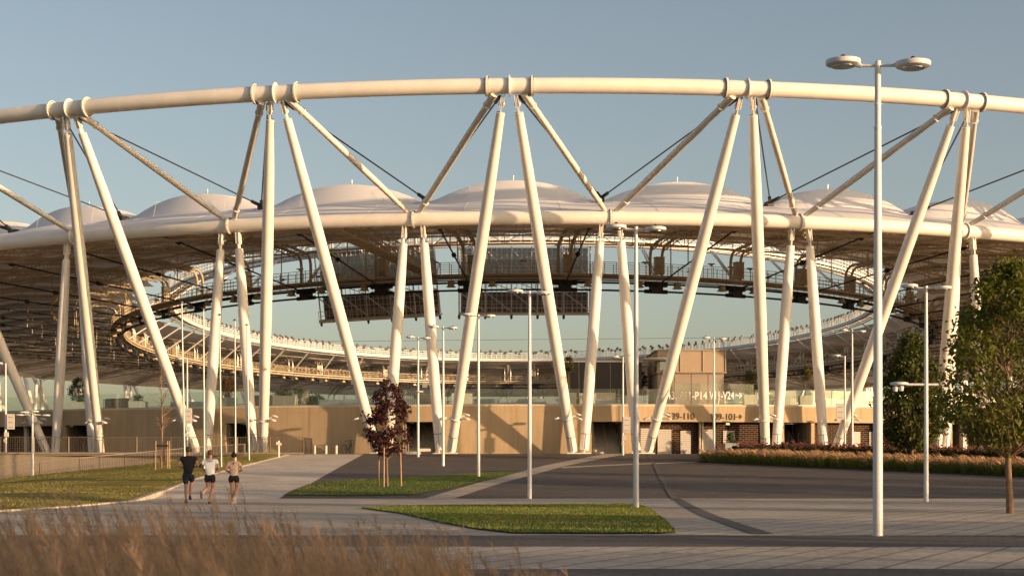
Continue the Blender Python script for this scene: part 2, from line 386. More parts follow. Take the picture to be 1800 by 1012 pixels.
mb = MB(); mb.tube(closed(WU, HU, .1), .50, 24, closed=True)
for k in range(-5, 6):
    for u in (-.27, .27, .5): mb.ring(E(k + u, WU, HU), Tan(k + u, WU), .49, .503, .02)
ur = mb.build('upper_ring', M['white'], roof, True)
mb = MB(); mb.tube(closed(0, HL, .1), .49, 24, closed=True); lr = mb.build('lower_ring', M['white'], roof, True)
SEG = NB * 1.0
up_sp = (E(.5, WU) - E(-.5, WU)).length; lo_sp = (E(.5, 0) - E(-.5, 0)).length
for k in range(-5, 6):
    for d, ro, th in ((-1.42, .66, .12), (0, .68, .07), (1.42, .66, .12)):
        t = k + d / up_sp; mb = MB(); mb.ring(E(t, WU, HU), Tan(t, WU), .49, ro, th)
        mb.build('flange', M['white'], ur, True)
        if d:
            bt = MB(); c = E(t, WU, HU); ax = Tan(t, WU); u = ax.orthogonal().normalized(); v = ax.cross(u)
            for j in range(30):
                a = 2 * math.pi * j / 30; q = c + (u * math.cos(a) + v * math.sin(a)) * .575
                bt.tube([q - ax * .12, q + ax * .12], .028, 5)
            mb2 = bt
            mb2.build('flange_bolts', M['seam'], ur)
    mb = MB(); t = k + .5 ; mb.ring(E(t, 0, HL), Tan(t, 0), .48, .62, .14)
    mb.build('flange', M['white'], lr, True)
    bt = MB(); c = E(t, 0, HL); ax = Tan(t, 0); u = ax.orthogonal().normalized(); v = ax.cross(u)
    for j in range(26):
        a = 2 * math.pi * j / 26; q = c + (u * math.cos(a) + v * math.sin(a)) * .55
        bt.tube([q - ax * .12, q + ax * .12], .028, 5)
    bt.build('flange_bolts', M['seam'], lr)

def cigar(mb, p, q, r0, rm, r1, n=18, m_=14):
    pts = []; rr = []
    for i in range(m_ + 1):
        s = i / m_; pts.append(p.lerp(q, s))
        if s < .06: r = r0
        elif s < .45: u = (s - .06) / .39; r = lerp(r0, rm, math.sin(u * math.pi / 2))
        elif s < .6: r = rm
        else: u = (s - .6) / .4; r = lerp(r1, rm, math.cos(u * math.pi / 2))
        rr.append(r)
    mb.tube(pts, rr, n)
def sub(mb, name, m, par, smooth=False):
    return mb.build(name, m, par, smooth)
def column(t0, tn, wtop, ztop, r0, rm, r1, nm, k, detail, side):
    base = E(t0, 0, GZ); top = E(tn, wtop, ztop); d = (top - base); L = d.length; d.normalize()
    end = top - d * 1.62; st = base + d * .25
    mb = MB(); cigar(mb, st, end, r0, rm, r1, 20 if detail else 10)
    tgt = Tan(tn, wtop)
    mb.bar(end - d * .05, top - d * .55, .40, .07, tgt)             # tongue plate
    o = mb.build(nm, M['white'], roof, True)
    if detail:
        f = MB()
        ax = tgt
        for s_ in (-1, 1):
            off = ax * .11 * s_
            f.bar(top - d * 1.25 + off, top - d * .42 + off, .46, .05, ax)
        f.tube([top - d * 1.08 - ax * .2, top - d * 1.08 + ax * .2], .12, 12)
        sub(f, 'fork', M['white'], o, True)
        f = MB(); c = st + d * 1.15; x = d.orthogonal().normalized(); y = d.cross(x)
        f.lathe([(r0 + .008, -.02), (r0 + .012, 0), (r0 + .008, .02)], c, 20, (x, y, d))
        vd = Vector((0, -1, 0)); vd = (vd - d * vd.dot(d)).normalized()
        f.bar(st + d * .1 + vd * (r0 + .005), c + vd * (r0 + .005), .03, .02, vd)
        sub(f, 'base_seam', M['seam'], o)
        f = MB(); f.bar(base - d * .1, base + d * .35, .5, .1, tgt); f.box(base + Vector((0, 0, .03)), (.9, .9, .06), (tgt, Nrm(t0), Vector((0, 0, 1))))
        sub(f, 'base_plate', M['white'], o)
    return o, base, d
def lamp_head(mb, c, r=.28, tilt=None, dirv=None, hgt=.11):
    z = Vector((0, 0, 1)) if tilt is None else tilt.normalized(); x = z.orthogonal().normalized(); y = z.cross(x)
    mb.lathe([(r * .72, -hgt * .55), (r * .95, -hgt * .35), (r, -.0), (r * .97, hgt * .28), (r * .6, hgt * .5), (r * .15, hgt * .58)], c, 22, (x, y, z))
colmeta = []
for k in KS:
    det = -6 <= k <= 6
    for s_ in (-1, 1):
        o, b, d = column(k + .31 * s_, k + .022 * s_, WU, HU - .1, .33, .40, .28, 'outer_column', k, det, s_)
        colmeta.append((k, s_, o, b, d))
        o2, b2, d2 = column(k + .5 - .135 * s_, k + .5 - .045 * s_, 0, HL - .1, .33, .385, .29, 'inner_column', k, det, -s_)
        # diagonal strut from upper node to lower ring
        p = E(k + .062 * s_, WU, HU - .48); q = E(k + s_ * .475, 0, HL + .45); dd = (q - p).normalized()
        mb = MB(); L_d = (q - p).length; sp_ = [0, 1.2 / L_d, 1.4 / L_d] + [.12 + .055 * j_ for j_ in range(14)] + [1 - 1.0 / L_d, 1]
        rr_d = [.26, .22] + [lerp(.175, .22, math.sin(math.pi * s_d) ** .6) for s_d in sp_[2:]]
        mb.tube([p.lerp(q, s_d) for s_d in sp_], rr_d, 32 if det else 8)
        so_ = mb.build('diagonal_strut', M['white'], roof, True); so_.shadow_terminator_geometry_offset = .3; so_.shadow_terminator_shading_offset = .2
        if det:
            f = MB(); f.ring(p + dd * 1.3, dd, .16, .28, .08, 18); f.ring(q - dd * 1.4, dd, .15, .26, .08, 18); sub(f, 'collar', M['white'], so_, True)
        mb = MB(); c0_ = E(k + .04 * s_, WU + .3, HU - .6); c1_ = E(k + s_ * .5, 6.8, 20.25 + CAMZ); mb.tube([c0_, c1_], .055, 6)
        e_ = (c1_ - c0_).normalized(); mb.tube([c0_, c0_ + e_ * 1.0], .12, 6); mb.tube([c1_ - e_ * 1.1, c1_], .14, 6)
        mb.build('stay_cable', M['dark'], roof)
    mb = MB(); c = E(k + .5, 7.1, 20.15 + CAMZ); mb.box(c, (.8, .5, .35), (Nrm(k + .5), Tan(k + .5), Vector((0, 0, 1))))
    mb.tube([c, E(k + .5, 12, 19.9 + CAMZ)], .09, 6)
    mb.build('cable_clamp', M['dark'], roof)

# triple lamps clamped to the outer columns, part of each column
for (k, s_, o, b, d) in colmeta:
    if -4 <= k <= 4:
        c = b + d * 2.75; tg = Tan(k + .31 * s_); nr = Nrm(k + .31 * s_); mb = MB()
        mb.ring(c, d, .36, .42, .1, 18)
        for vec in ((tg + nr * .25), (-tg + nr * .25), (nr * -.3 + tg * .9 + Vector((0, 0, .35)))):
            v = vec.normalized(); e = c + v * .74
            mb.tube([c + v * .35, e], .035, 6); lamp_head(mb, e + v * .10, .235, Vector((0, 0, 1)) + v * .35)
        sub(mb, 'column_lamp', M['pole'], o, True)

# ---------------------------------------------------------------- membrane
def valley(wd):
    if wd < 7: return lerp(18.15, 20.0, (wd / 7) ** .8)
    return lerp(20.0, ZI - CAMZ - .1, (wd - 7) / (WI - 7))
def bump(u, wd):
    e = abs(2 * u); prof = (1 - e ** 2.0)
    if wd < 10.5: b = math.sin(min(wd / 10.5, 1) * math.pi / 2) ** .9
    elif wd < 19: b = lerp(.42, 1, .5 + .5 * math.cos((wd - 10.5) / 8.5 * math.pi))
    elif wd < 27: b = lerp(.42, 1.05, .5 - .5 * math.cos((wd - 19) / 8 * math.pi))
    elif wd < 35: b = lerp(.3, 1.05, .5 + .5 * math.cos((wd - 27) / 8 * math.pi))
    elif wd < 40: b = lerp(.3, .5, (wd - 35) / 5)
    else: b = lerp(.5, .1, (wd - 40) / 5.5)
    amp = 1.82
    return prof * b * amp
WEND = 45.0
NU, NW = 16, 40
for k in KS:
    mb = MB(); vs = []
    for j in range(NW + 1):
        wd = .15 + (WEND - .15) * (j / NW)
        for i in range(NU + 1):
            u = i / NU - .5
            scal = 1.0 if wd > 8 else min(1, wd / 1.0)
            z = CAMZ + valley(wd) * (1) + bump(u, wd)
            if wd < 7: z = CAMZ + lerp(18.15 + (valley(wd) - 18.15) * (.25 + .75 * abs(2 * u) ** 3), 0, 0) + bump(u, wd)
            # scalloped inner edge between the cables
            we = wd - (1.6 * (1 - (2 * u) ** 2) * max(0, (wd - 38) / 7))
            vs.append(E(k + u, we, z))
    fs = [(j * (NU + 1) + i, j * (NU + 1) + i + 1, (j + 1) * (NU + 1) + i + 1, (j + 1) * (NU + 1) + i) for j in range(NW) for i in range(NU)]
    mb.add(vs, fs); o = mb.build('membrane_panel', M['membrane'], roof, True, 0)
    if -6 <= k <= 6:
        f = MB(); pk = E(k, 10.5, CAMZ + valley(10.5) + bump(0, 10.5)); f.tube([pk, pk + Vector((0, 0, .5))], .03, 5); f.tube([pk + Vector((-.12, 0, .2)), pk + Vector((.12, 0, .2))], .03, 5)
        sub(f, 'lightning_rod', M['galv'], o)
        f = MB()
        for u in (-.25, .25): f.tube([E(k + u, w_, CAMZ + (lerp(18.15 + (valley(w_) - 18.15) * (.25 + .75 * abs(2 * u) ** 3), 0, 0) if w_ < 7 else valley(w_)) + bump(u, w_) + .004) for w_ in [.3 + .5 * q for q in range(40)]], .012, 4, False)
        sub(f, 'fabric_seam', M['seamfab'], o)

# ---------------------------------------------------------------- under-roof steel
def uz(wd):  # underside steel line
    return CAMZ + valley(wd) - .28
def lz(wd):  # lower radial cable height
    return CAMZ + lerp(20.05, ZL - CAMZ - 1.0, (wd - 6.8) / (WL - 6.8))
for k in KS:
    t = k + .5; near = -9 <= k <= 9; n_ = 8 if near else 5
    mb = MB(); mb.tube([E(t, 6.8, lz(6.8)), E(t, WL, lz(WL))], .075, n_)
    for wd in (16, 27): mb.tube([E(t, wd - .2, lz(wd - .2)), E(t, wd + .2, lz(wd + .2))], .22, 6)
    mb.build('radial_cable', M['dark'], roof)
    mb = MB(); tg = Tan(t, WL); hg = MB()
    for s_ in (-1, 1):
        pts = []
        for wd, z in ((WL, ZL), (WL, ZL + 1.6), (WL - .12, ZL + 2.15), (WL - .45, ZL + 2.55), (WL - 1.0, ZL + 2.8), (WL - 6, ZL + 3.05), (WL - 13, ZL + 2.75), (25, ZL + 2.1), (14, ZL + 1.0), (5, ZL - .2), (.6, HL - .55)):
            pts.append(E(t, wd, z) + Tan(t, wd) * .62 * s_)
        mb.tube(pts, .145 if near else .14, n_)
        mb.tube([p_ - Vector((0, 0, .42)) for p_ in pts[4:]], .06, 5)
        for a_ in range(4, len(pts) - 1):
            for h_ in range(4):
                q_ = pts[a_].lerp(pts[a_ + 1], h_ / 4); q2_ = pts[a_].lerp(pts[a_ + 1], (h_ + .5) / 4) - Vector((0, 0, .42)); q3_ = pts[a_].lerp(pts[a_ + 1], (h_ + 1) / 4)
                mb.tube([q_, q2_, q3_], .035, 4, False)
    for wd, z in ((WL - 2.5, ZL + 2.88), (WL - 6, ZL + 3.05), (WL - 10, ZL + 2.9), (WL - 14, ZL + 2.7), (24, ZL + 2.0), (19, ZL + 1.5), (14, ZL + 1.0), (9, ZL + .4), (4, ZL - .4)):
        c = E(t, wd, z); mb.tube([c - Tan(t, wd) * .62, c + Tan(t, wd) * .62], .05, 4)
    mb.build('arched_pipe_pair', M['brown'] if near else M['galv'], roof, True)
    mb = MB()
    for wd in (12, 18, 24, 30, 36):
        mb.tube([E(t, wd, lz(wd)), E(t, wd, uz(wd) + .3)], .055, 5)
    mb.build('hanger', M['brown'], roof)
    mb = MB()   # twin inclined prop between the two inner rings
    for tt in (k + .5,):
        for s_ in (-1, 1):
            o_ = Tan(tt, WL) * .13 * s_; mb.tube([E(tt, WL, ZL - .2) + o_, E(tt, WI, ZI - .1) + o_], .085, 6)
    mb.build('inclined_prop', M['wcat'], roof, True)
# purlins: bent rods following each bay under the membrane
for wd in (4, 9, 14, 19, 24, 29, 34, 39):
    mb = MB(); pts = []
    n = 54 * 6
    for i in range(n):
        tt = -NB / 2 - PH + NB * i / n
        pts.append(E(tt, wd, uz(wd) + .1))
    mb.tube(pts, .08, 5, closed=True)
    mb.build('purlin', M['brown'], roof)
for wd in (13, 22, 33):   # ring shaped lattice girders under the fabric
    mb = MB(); n = 54 * 6; top_ = []; bot_ = []
    for i in range(n):
        tt = -NB / 2 - PH + NB * i / n; top_.append(E(tt, wd, uz(wd) + .0)); bot_.append(E(tt, wd, uz(wd) - 1.15))
    mb.tube(top_, .09, 5, closed=True); mb.tube(bot_, .09, 5, closed=True)
    for i in range(n): mb.tube([top_[i], bot_[i]], .045, 4, False); mb.tube([top_[i] if i % 2 else bot_[i], bot_[(i + 1) % n] if i % 2 else top_[(i + 1) % n]], .045, 4, False)
    mb.build('lattice_girder', M['brown'], roof)
mb = MB()
for k in KS:   # raking struts from each ring node to the first girder
    for s_ in (-1, 1): mb.tube([E(k + .5, .5, HL - .4), E(k + .5 + .33 * s_, 13, uz(13) - 1.15)], .10, 6); mb.tube([E(k + .5 + .12 * s_, .4, HL - .2), E(k + .5 + .12 * s_, 13, uz(13))], .08, 6)
mb.build('raking_struts', M['brown'], roof)
mb = MB()
for k in KS:   # thin bracing and hangers in each bay
    for wd in (9, 14, 19, 24, 29, 34):
        for u in (-.25, 0, .25):
            z1 = CAMZ + valley(wd) + bump(u, wd) - .1; mb.tube([E(k + u, wd, uz(wd) + .1), E(k + u, wd, z1)], .035, 4, False)
    for a_, b_ in ((9, 19), (19, 29), (29, 39)):
        mb.tube([E(k - .5, a_, uz(a_)), E(k + .5, b_, uz(b_))], .035, 4, False); mb.tube([E(k + .5, a_, uz(a_)), E(k - .5, b_, uz(b_))], .035, 4, False)
mb.build('bracing_rods', M['brown'], roof)

def catwalk(name, wd, z, m, par, half, hgt=1.1, step=.125):
    mb = MB(); n = int(NB / step)
    ts = [-NB / 2 - PH + NB * i / n for i in range(n)]
    for off in (-half, half):
        mb.tube([E(t, wd + off, z - .12) for t in ts], .15, 4, closed=True)
        mb.tube([E(t, wd + off, z - .48) for t in ts], .09, 4, closed=True)
        for h in (hgt, hgt * .66, hgt * .33): mb.tube([E(t, wd + off, z + h) for t in ts], .034, 4, closed=True)
        for t in ts: mb.tube([E(t, wd + off, z - .48), E(t, wd + off, z + hgt)], .042, 4, False)
    # floor plate
    o = len(mb.v); vs = []; fs = []
    for i, t in enumerate(ts): vs += [E(t, wd - half, z), E(t, wd + half, z)]
    L = len(ts)
    for i in range(L): j = (i + 1) % L; fs.append((2 * i, 2 * i + 1, 2 * j + 1, 2 * j))
    mb.add(vs, fs)
    return mb.build(name, m, par)
lc = catwalk('lower_catwalk', WL, ZL, M['brown'], roof, .75)
uc = catwalk('upper_catwalk', WI, ZI, M['wcat'], roof, .6)
mb = MB()
mb.tube(closed(WI + .7, ZI - .45, .25), .17, 6, closed=True)
mb.tube(closed(WI - .7, ZI - .75, .25), .10, 6, closed=True)
mb.build('upper_tension_ring', M['wcat'], roof, True)
mb = MB()
for off, z in ((-.15, -.78), (.15, -.78), (-.15, -1.5), (.15, -1.5)):
    mb.tube(closed(WL + off, ZL + z, .25), .085, 6, closed=True)
mb.build('lower_tension_ring', M['dark'], roof, True)
for k in KS:
    t = k + .5; ax = (Tan(t, WL), Nrm(t, WL), Vector((0, 0, 1)))
    mb = MB(); mb.box(E(t, WL, ZL - 1.15), (1.2, .7, .95), ax); mb.box(E(t, WL, ZL - .9), (2.2, .5, .3), ax)
    mb.tube([E(t - .13, WL, ZL - 1.5), E(t + .13, WL, ZL - 1.5)], .2, 8); mb.tube([E(t - .13, WL, ZL - .8), E(t + .13, WL, ZL - .8)], .2, 8)
    mb.build('ring_clamp', M['dark'], roof)
    if k % 2 == 0 or -2 <= k <= 3:
        mb = MB(); c = E(t + .03, WL - .2, ZL + .95); mb.box(c, (.85, .7, 1.6), ax); mb.box(c + Vector((0, 0, .83)), (.95, .8, .05), ax)
        mb.build('equipment_cabinet', M['brown'], roof)
    for dt in (-.2, .24):
        mb = MB(); c = E(t + dt, WL - .3, ZL - .85)
        mb.box(c, (.55, .45, .45), ax); mb.box(c + Vector((0, 0, -.3)), (.75, .6, .12), ax); mb.tube([c, c + Vector((0, 0, .8))], .04, 4)
        mb.build('loudspeaker', M['brown'], roof)

# floodlights: tilted heads on short posts along both catwalks (far side of the upper ring, near side of the lower)
fl = MB(); fl.tube([(0, 0, 0), (0, 0, .95)], .04, 5)
fl.box((0, .12, 1.15), (.42, .12, .5), (Vector((1, 0, 0)), Vector((0, .8, .6)), Vector((0, -.6, .8)))); fl.box((0, 0, .98), (.5, .06, .06))
fproto = fl.build('floodlight', M['lampdark'], uc)
def place_fl(t, wd, z, first=False, face_in=True):
    o = fproto if first else fproto.copy()
    if not first: COL.objects.link(o)
    o.parent = uc; p = E(t, wd, z); n = Nrm(t, wd) * (-1 if face_in else 1)
    yaw = math.atan2(n.y, n.x) - math.pi / 2
    o.matrix_parent_inverse = Matrix(); o.location = p; o.rotation_euler = (R(random.uniform(-8, 8)), 0, yaw + random.uniform(-.25, .25))
    return o
first = True
tt = 8.5; cnt = 0
while cnt < 98:
    if (tt % 1) > .12 and (tt % 1) < .9:
        o = place_fl(tt, WI - .6, ZI, first); first = False; cnt += 1
    tt += .36
    if tt > NB - 9: break
mb = MB()   # the countless remaining small lights
def small_light(mb, t, wd, z, s=1.0):
    n = -Nrm(t, wd); tg = Tan(t, wd); p = E(t, wd, z)
    mb.tube([p, p + Vector((0, 0, .8 * s))], .035, 4); u = (Vector((0, 0, 1)) * .35 + n).normalized()
    mb.box(p + Vector((0, 0, .8 * s + .18)) + n * .1, (.5, .16, .42), (tg, u, tg.cross(u)))
for i in range(330):
    t = 6.0 + i * (NB - 12) / 330
    if (i % 11) < 9: small_light(mb, t, WI + (-.6 if i % 2 else .6), ZI, 1.75 if i % 2 else 1.25)
    if random.random() < .45: small_light(mb, t, WL + random.choice((-.75, .75)), ZL, random.uniform(.5, .9))
o = mb.build('spotlight_rows', M['lampdark'], roof); o['kind'] = 'stuff'
for i in range(64):
    t = -8 + i * .26
    if random.random() < .72:
        mb = MB(); p = E(t, WL - .75, ZL); hh = random.choice((.45, 1.15, 1.3)); ax = (Tan(t, WL), Nrm(t, WL), Vector((0, 0, 1)))
        mb.tube([p, p + Vector((0, 0, hh))], .03, 4); mb.box(p + Vector((0, 0, hh + .05)), (.62, .4, .09), ax); mb.box(p + Vector((0, 0, hh - .06)), (.3, .1, .14), ax)
        mb.build('work_light', M['brown'], roof)

# access gangway from outer ring to lower catwalk
mb = MB()
g0 = P(578, 402, 121); g1 = P(762, 487, Z0 + WL - .8); gd = (g1 - g0); gl = gd.length; gd.normalize(); gs = gd.cross(Vector((0, 0, 1))).normalized()
for s_ in (-1, 1):
    for h in (0, 1.25): mb.bar(g0 + gs * .65 * s_ + Vector((0, 0, h)), g1 + gs * .65 * s_ + Vector((0, 0, h)), .11, .11)
    n = 16
    for i in range(n + 1):
        p = g0.lerp(g1, i / n) + gs * .65 * s_; mb.bar(p, p + Vector((0, 0, 1.25)), .07, .07)
        if i < n:
            q = g0.lerp(g1, (i + 1) / n) + gs * .65 * s_; mb.bar(p, q + Vector((0, 0, 1.25)), .05, .05)
for i in range(17):
    p = g0.lerp(g1, i / 16); mb.bar(p - gs * .65, p + gs * .65, .08, .08)
mb.bar(g0 + Vector((0, 0, .06)), g1 + Vector((0, 0, .06)), 1.2, .03)
for f_ in (.25, .55, .85):
    p = g0.lerp(g1, f_); mb.bar(p, p + Vector((0, 0, 3.0)), .08, .08)
mb.build('access_gangway', M['brown'], roof)

# ---------------------------------------------------------------- scoreboards
def scoreboard(c, wdt, hgt, yaw, pitch, roll, label):
    root = empty('scoreboard', c, label, 'scoreboard', 'scoreboards hung in the roof opening'); root.rotation_euler = (pitch, roll, yaw)
    hw, hh = wdt / 2, hgt / 2
    mb = MB(); mb.box((0, .9, hh * .40), (wdt - .3, .06, hgt * .52)); mb.build('mesh_screen', M['screenglass'], root); mb = MB(); mb.box((0, .9, -hh * .66), (wdt - .3, .25, hgt * .31)); mb.build('screen_panel', M['screenback'], root)
    mb = MB()
    n = 5
    for i in range(n + 1):
        x = -hw + wdt * i / n
        mb.bar((x, 0, -hh), (x, 0, hh), .1, .1); mb.bar((x, 0, -hh), (x, .8, -hh), .12, .12); mb.bar((x, 0, hh), (x, .8, hh), .12, .12)
        if i < n:
            x2 = x + wdt / n
            mb.bar((x, .1, hh * .1 + hh * .8), (x2, .1, hh * .02), .1, .1); mb.bar((x, .1, -hh * .35), (x2, .1, -hh * .92), .1, .1); mb.bar((x, .1, -hh * .02), (x2, .1, -hh * .3), .07, .07)
    for z in (-hh, -hh * .3, hh * .02, hh): mb.bar((-hw, 0, z), (hw, 0, z), .14, .14)
    for i in range(26):
        x = -hw + .25 + (wdt - .5) * i / 25; mb.bar((x, .72, -hh * .98), (x, .72, hh * .95), .05, .04)
    for z in (hh * .8, hh * .6, hh * .4, hh * .2, -hh * .45, -hh * .62, -hh * .8): mb.bar((-hw + .1, .7, z), (hw - .1, .7, z), .05, .04)
    mb.build('support_frame', M['screenframe'], root)
    mb = MB()
    for z in (-hh + .1, hh * .12):
        for h in (.5, .95): mb.bar((-hw, -.55, z + h), (hw, -.55, z + h), .045, .045)
        for i in range(16): x = -hw + wdt * i / 15; mb.bar((x, -.55, z), (x, -.55, z + .95), .04, .04)
        mb.box((0, -.25, z), (wdt, .7, .08))
    mb.box((0, -.25, -hh + .05), (wdt, .9, .28))
    mb.build('service_walkway', M['screenframe'], root)
    for i in range(6): mb = MB(); x = -hw + wdt * i / 5; mb.tube([(x, 0, -hh - .05), (x, 0, -hh - .38), (x, 0, -hh - .5)], [.13, .13, .05], 8); mb.build('buffer_lug', M['seam'], root)
    mb = MB()
    for s_ in (-.2, .2): mb.bar((.9 + s_, -.1, -hh * .3), (.9 + s_, -.1, hh + 1.6), .06, .06)
    for i in range(16): z = -hh * .3 + i * .38; mb.bar((.7, -.1, z), (1.1, -.1, z), .04, .04)
    mb.build('ladder', M['wcat'], root)
    for x in (-hw * .7, -hw * .2, hw * .2, hw * .7): mb = MB(); mb.tube([(x, .4, hh), (x, .4, hh + 1.4)], .08, 6); mb.build('suspension_bar', M['wcat'], root)
Yb = Z0 + WI + 2.5
pc = P(922, 491, Yb); scoreboard(pc, 230 / F * Yb, 122 / F * Yb, 0, R(4), 0, 'dark scoreboard seen square on from behind, right of the gangway under the roof')
pc = P(662, 497, Yb - 1); scoreboard(pc, 218 / F * Yb, 124 / F * Yb, R(-14), R(12), R(-2), 'dark scoreboard turned and tilted, hanging behind the brown access gangway')

# ---------------------------------------------------------------- stadium base building
W0 = 1.35
def zz(py, px=900, wd=W0): p = E(T(px, wd), wd); return CAMZ + (PY0 - py) / F * p.y
ZT = zz(710.5); ZLN = zz(740.5); ZJ = zz(722.5)
base = tag(bpy.data.objects.new('stadium_base', None), 'curved sand coloured concrete base wall below the glass balustrade terrace', 'building'); COL.objects.link(base); base.location = E(0, W0, GZ)
def cbox(mb, t0, t1, w0, w1, z0, z1, step=.12):
    n = max(1, int(abs(t1 - t0) / step)); vs = []; fs = []
    for i in range(n + 1):
        t = t0 + (t1 - t0) * i / n; vs += [E(t, w0, z0), E(t, w0, z1), E(t, w1, z1), E(t, w1, z0)]
    for i in range(n):
        a = i * 4; b = a + 4
        for q in range(4): fs.append((a + q, a + (q + 1) % 4, b + (q + 1) % 4, b + q))
    fs.append((3, 2, 1, 0)); e = n * 4; fs.append((e, e + 1, e + 2, e + 3)); mb.add(vs, fs)
opens = [(-160, 106, 'brick'), (114, 160, 'door'), (396, 436, 'door'), (708, 765, 'stair'), (1040, 1098, 'stair'), (1124, 1366, 'brick'), (1378, 1426, 'side'), (1432, 1672, 'brick'), (1674, 1693, 'side'), (1728, 2100, 'brick')]
wall = MB(); TL, TR = -9.0, 8.6
cur = TL
cbox(wall, TL, TR, W0, W0 + .35, ZLN, ZJ - .012); cbox(wall, TL, TR, W0, W0 + .35, ZJ + .012, ZT - .12); cbox(wall, TL, TR, W0 + .02, W0 + .33, ZJ - .012, ZJ + .012)
for a, b, kd in opens:
    ta, tb = T(a, W0), T(b, W0)
    cbox(wall, cur, ta, W0, W0 + .35, GZ - .6, ZLN); cur = tb
cbox(wall, cur, TR, W0, W0 + .35, GZ - .6, ZLN)
mb = MB(); cbox(mb, TL, TR, W0 - .03, W0 + .5, ZT - .12, ZT); mb.build('coping', M['concrete2'], base)
# formwork joints
mb = wall
for i in range(-60, 60):
    t = i * .135
    px_ = PX0 + F * E(t, W0).x / E(t, W0).y
    z0_ = GZ - .2
    if any(a - 3 < px_ < b + 3 for a, b, _ in opens): z0_ = ZLN + .02
    if i % 2 == 0: mb.bar(E(t, W0 - .001, z0_), E(t, W0 - .001, ZT - .14), .012, .006, Nrm(t), mi=1)
wall.build('wall', [M['concrete'], M['darkconc']], base)
mb = MB(); cbox(mb, -NB / 2 - PH + .01, NB / 2 - PH - .01, W0 + .5, 20, ZT - .5, ZT - .14, .5); mb.build('terrace_slab', M['concrete2'], base)
for a, b, kd in opens:
    ta, tb = T(a, W0), T(b, W0)
    if kd in ('stair', 'door', 'side'):
        mb = MB(); e_ = .012
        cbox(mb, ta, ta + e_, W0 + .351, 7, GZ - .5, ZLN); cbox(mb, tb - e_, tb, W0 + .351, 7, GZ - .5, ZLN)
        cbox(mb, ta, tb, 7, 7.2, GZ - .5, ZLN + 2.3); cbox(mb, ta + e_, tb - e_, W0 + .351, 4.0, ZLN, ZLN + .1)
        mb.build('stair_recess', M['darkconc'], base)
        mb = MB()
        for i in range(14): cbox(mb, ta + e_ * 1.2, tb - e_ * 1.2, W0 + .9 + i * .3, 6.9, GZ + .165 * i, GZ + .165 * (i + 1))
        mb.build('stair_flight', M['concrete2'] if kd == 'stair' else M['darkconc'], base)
        mb = MB()
        for f_ in (.12, .5, .88):
            t = lerp(ta, tb, f_); p = E(t, W0 + .8, GZ + .95); q = E(t, W0 + 4.6, GZ + 3.2)
            mb.tube([p, q], .03, 6)
            for g in (0, .33, .66, 1): r_ = p.lerp(q, g); mb.tube([r_, r_ - Vector((0, 0, .95))], .025, 6)
        mb.build('handrail', M['galv'], base)
    else:
        mb = MB(); cbox(mb, ta, tb, W0 + .95, W0 + 1.15, GZ - .5, ZLN + .2); mb.build('brick_screen', M['brick'], base)
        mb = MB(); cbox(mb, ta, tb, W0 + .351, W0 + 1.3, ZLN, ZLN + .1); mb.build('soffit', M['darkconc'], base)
# slatted white panels and posts in the brick screens
def slat(pa, pb, y0, y1):
    wd = W0 + .9; ta, tb = T(pa, wd), T(pb, wd); z0_, z1_ = zz(y1, pa, wd), zz(y0, pa, wd); n = max(3, int((z1_ - z0_) / .14)); mb = MB()
    for i in range(n): cbox(mb, ta, tb, wd - .03, wd + .03, z0_ + (z1_ - z0_) * i / n, z0_ + (z1_ - z0_) * (i + .86) / n)
    mb.build('slatted_shutter', M['slat'], base)
for pa, pb, y0, y1 in ((1126, 1146, 752, 797), (1156, 1180, 754, 797), (1196, 1214, 756, 797), (1234, 1256, 754, 797), (1271, 1291, 756, 780), (1500, 1512, 758, 800), (1528, 1546, 758, 800), (1592, 1604, 770, 800), (-60, -30, 760, 797)):
    slat(pa, pb, y0, y1)
for pa, pb in ((1229.5, 1232), (1234, 1236.5), (1346, 1349), (1362, 1366), (1655, 1660), (1540, 1545), (42, 47)):
    mb = MB(); wd = W0 + .55; cbox(mb, T(pa, wd), T(pb, wd), wd, wd + .3, GZ - .3, ZLN); mb.build('pillar', M['concrete2'], base)
# white portal frame with amber panel
mb = MB(); wd = W0 - .55; ta, tb = T(1693, wd), T(1727, wd); tq = (tb - ta) * .26
cbox(mb, ta, ta + tq, wd, wd + .5, GZ, zz(737)); cbox(mb, tb - tq * .6, tb, wd, wd + .5, GZ, zz(737)); cbox(mb, ta + tq, tb - tq * .6, wd, wd + .5, zz(752), zz(737)); cbox(mb, ta + tq, tb - tq * .6, wd, wd + .5, GZ, zz(786))
pf = mb.build('portal_frame', M['slat'], base)
mb = MB(); cbox(mb, ta + tq, tb - tq * .6, wd + .2, wd + .25, zz(786), zz(752)); o = mb.build('amber_panel', mat('amber_panel', (.42, .24, .09), .5), base)
# exit sign boxes
for px_, py_ in ((1281, 744.5), (39, 749), (122, 748.5)):
    t = T(px_, W0); mb = MB(); mb.box(E(t, W0 + .3, zz(py_, px_)), (.28, .06, .15), (Tan(t), Nrm(t), Vector((0, 0, 1))))
    mb.build('exit_light', mat('exit_light', (.5, .75, .6), .5), base)

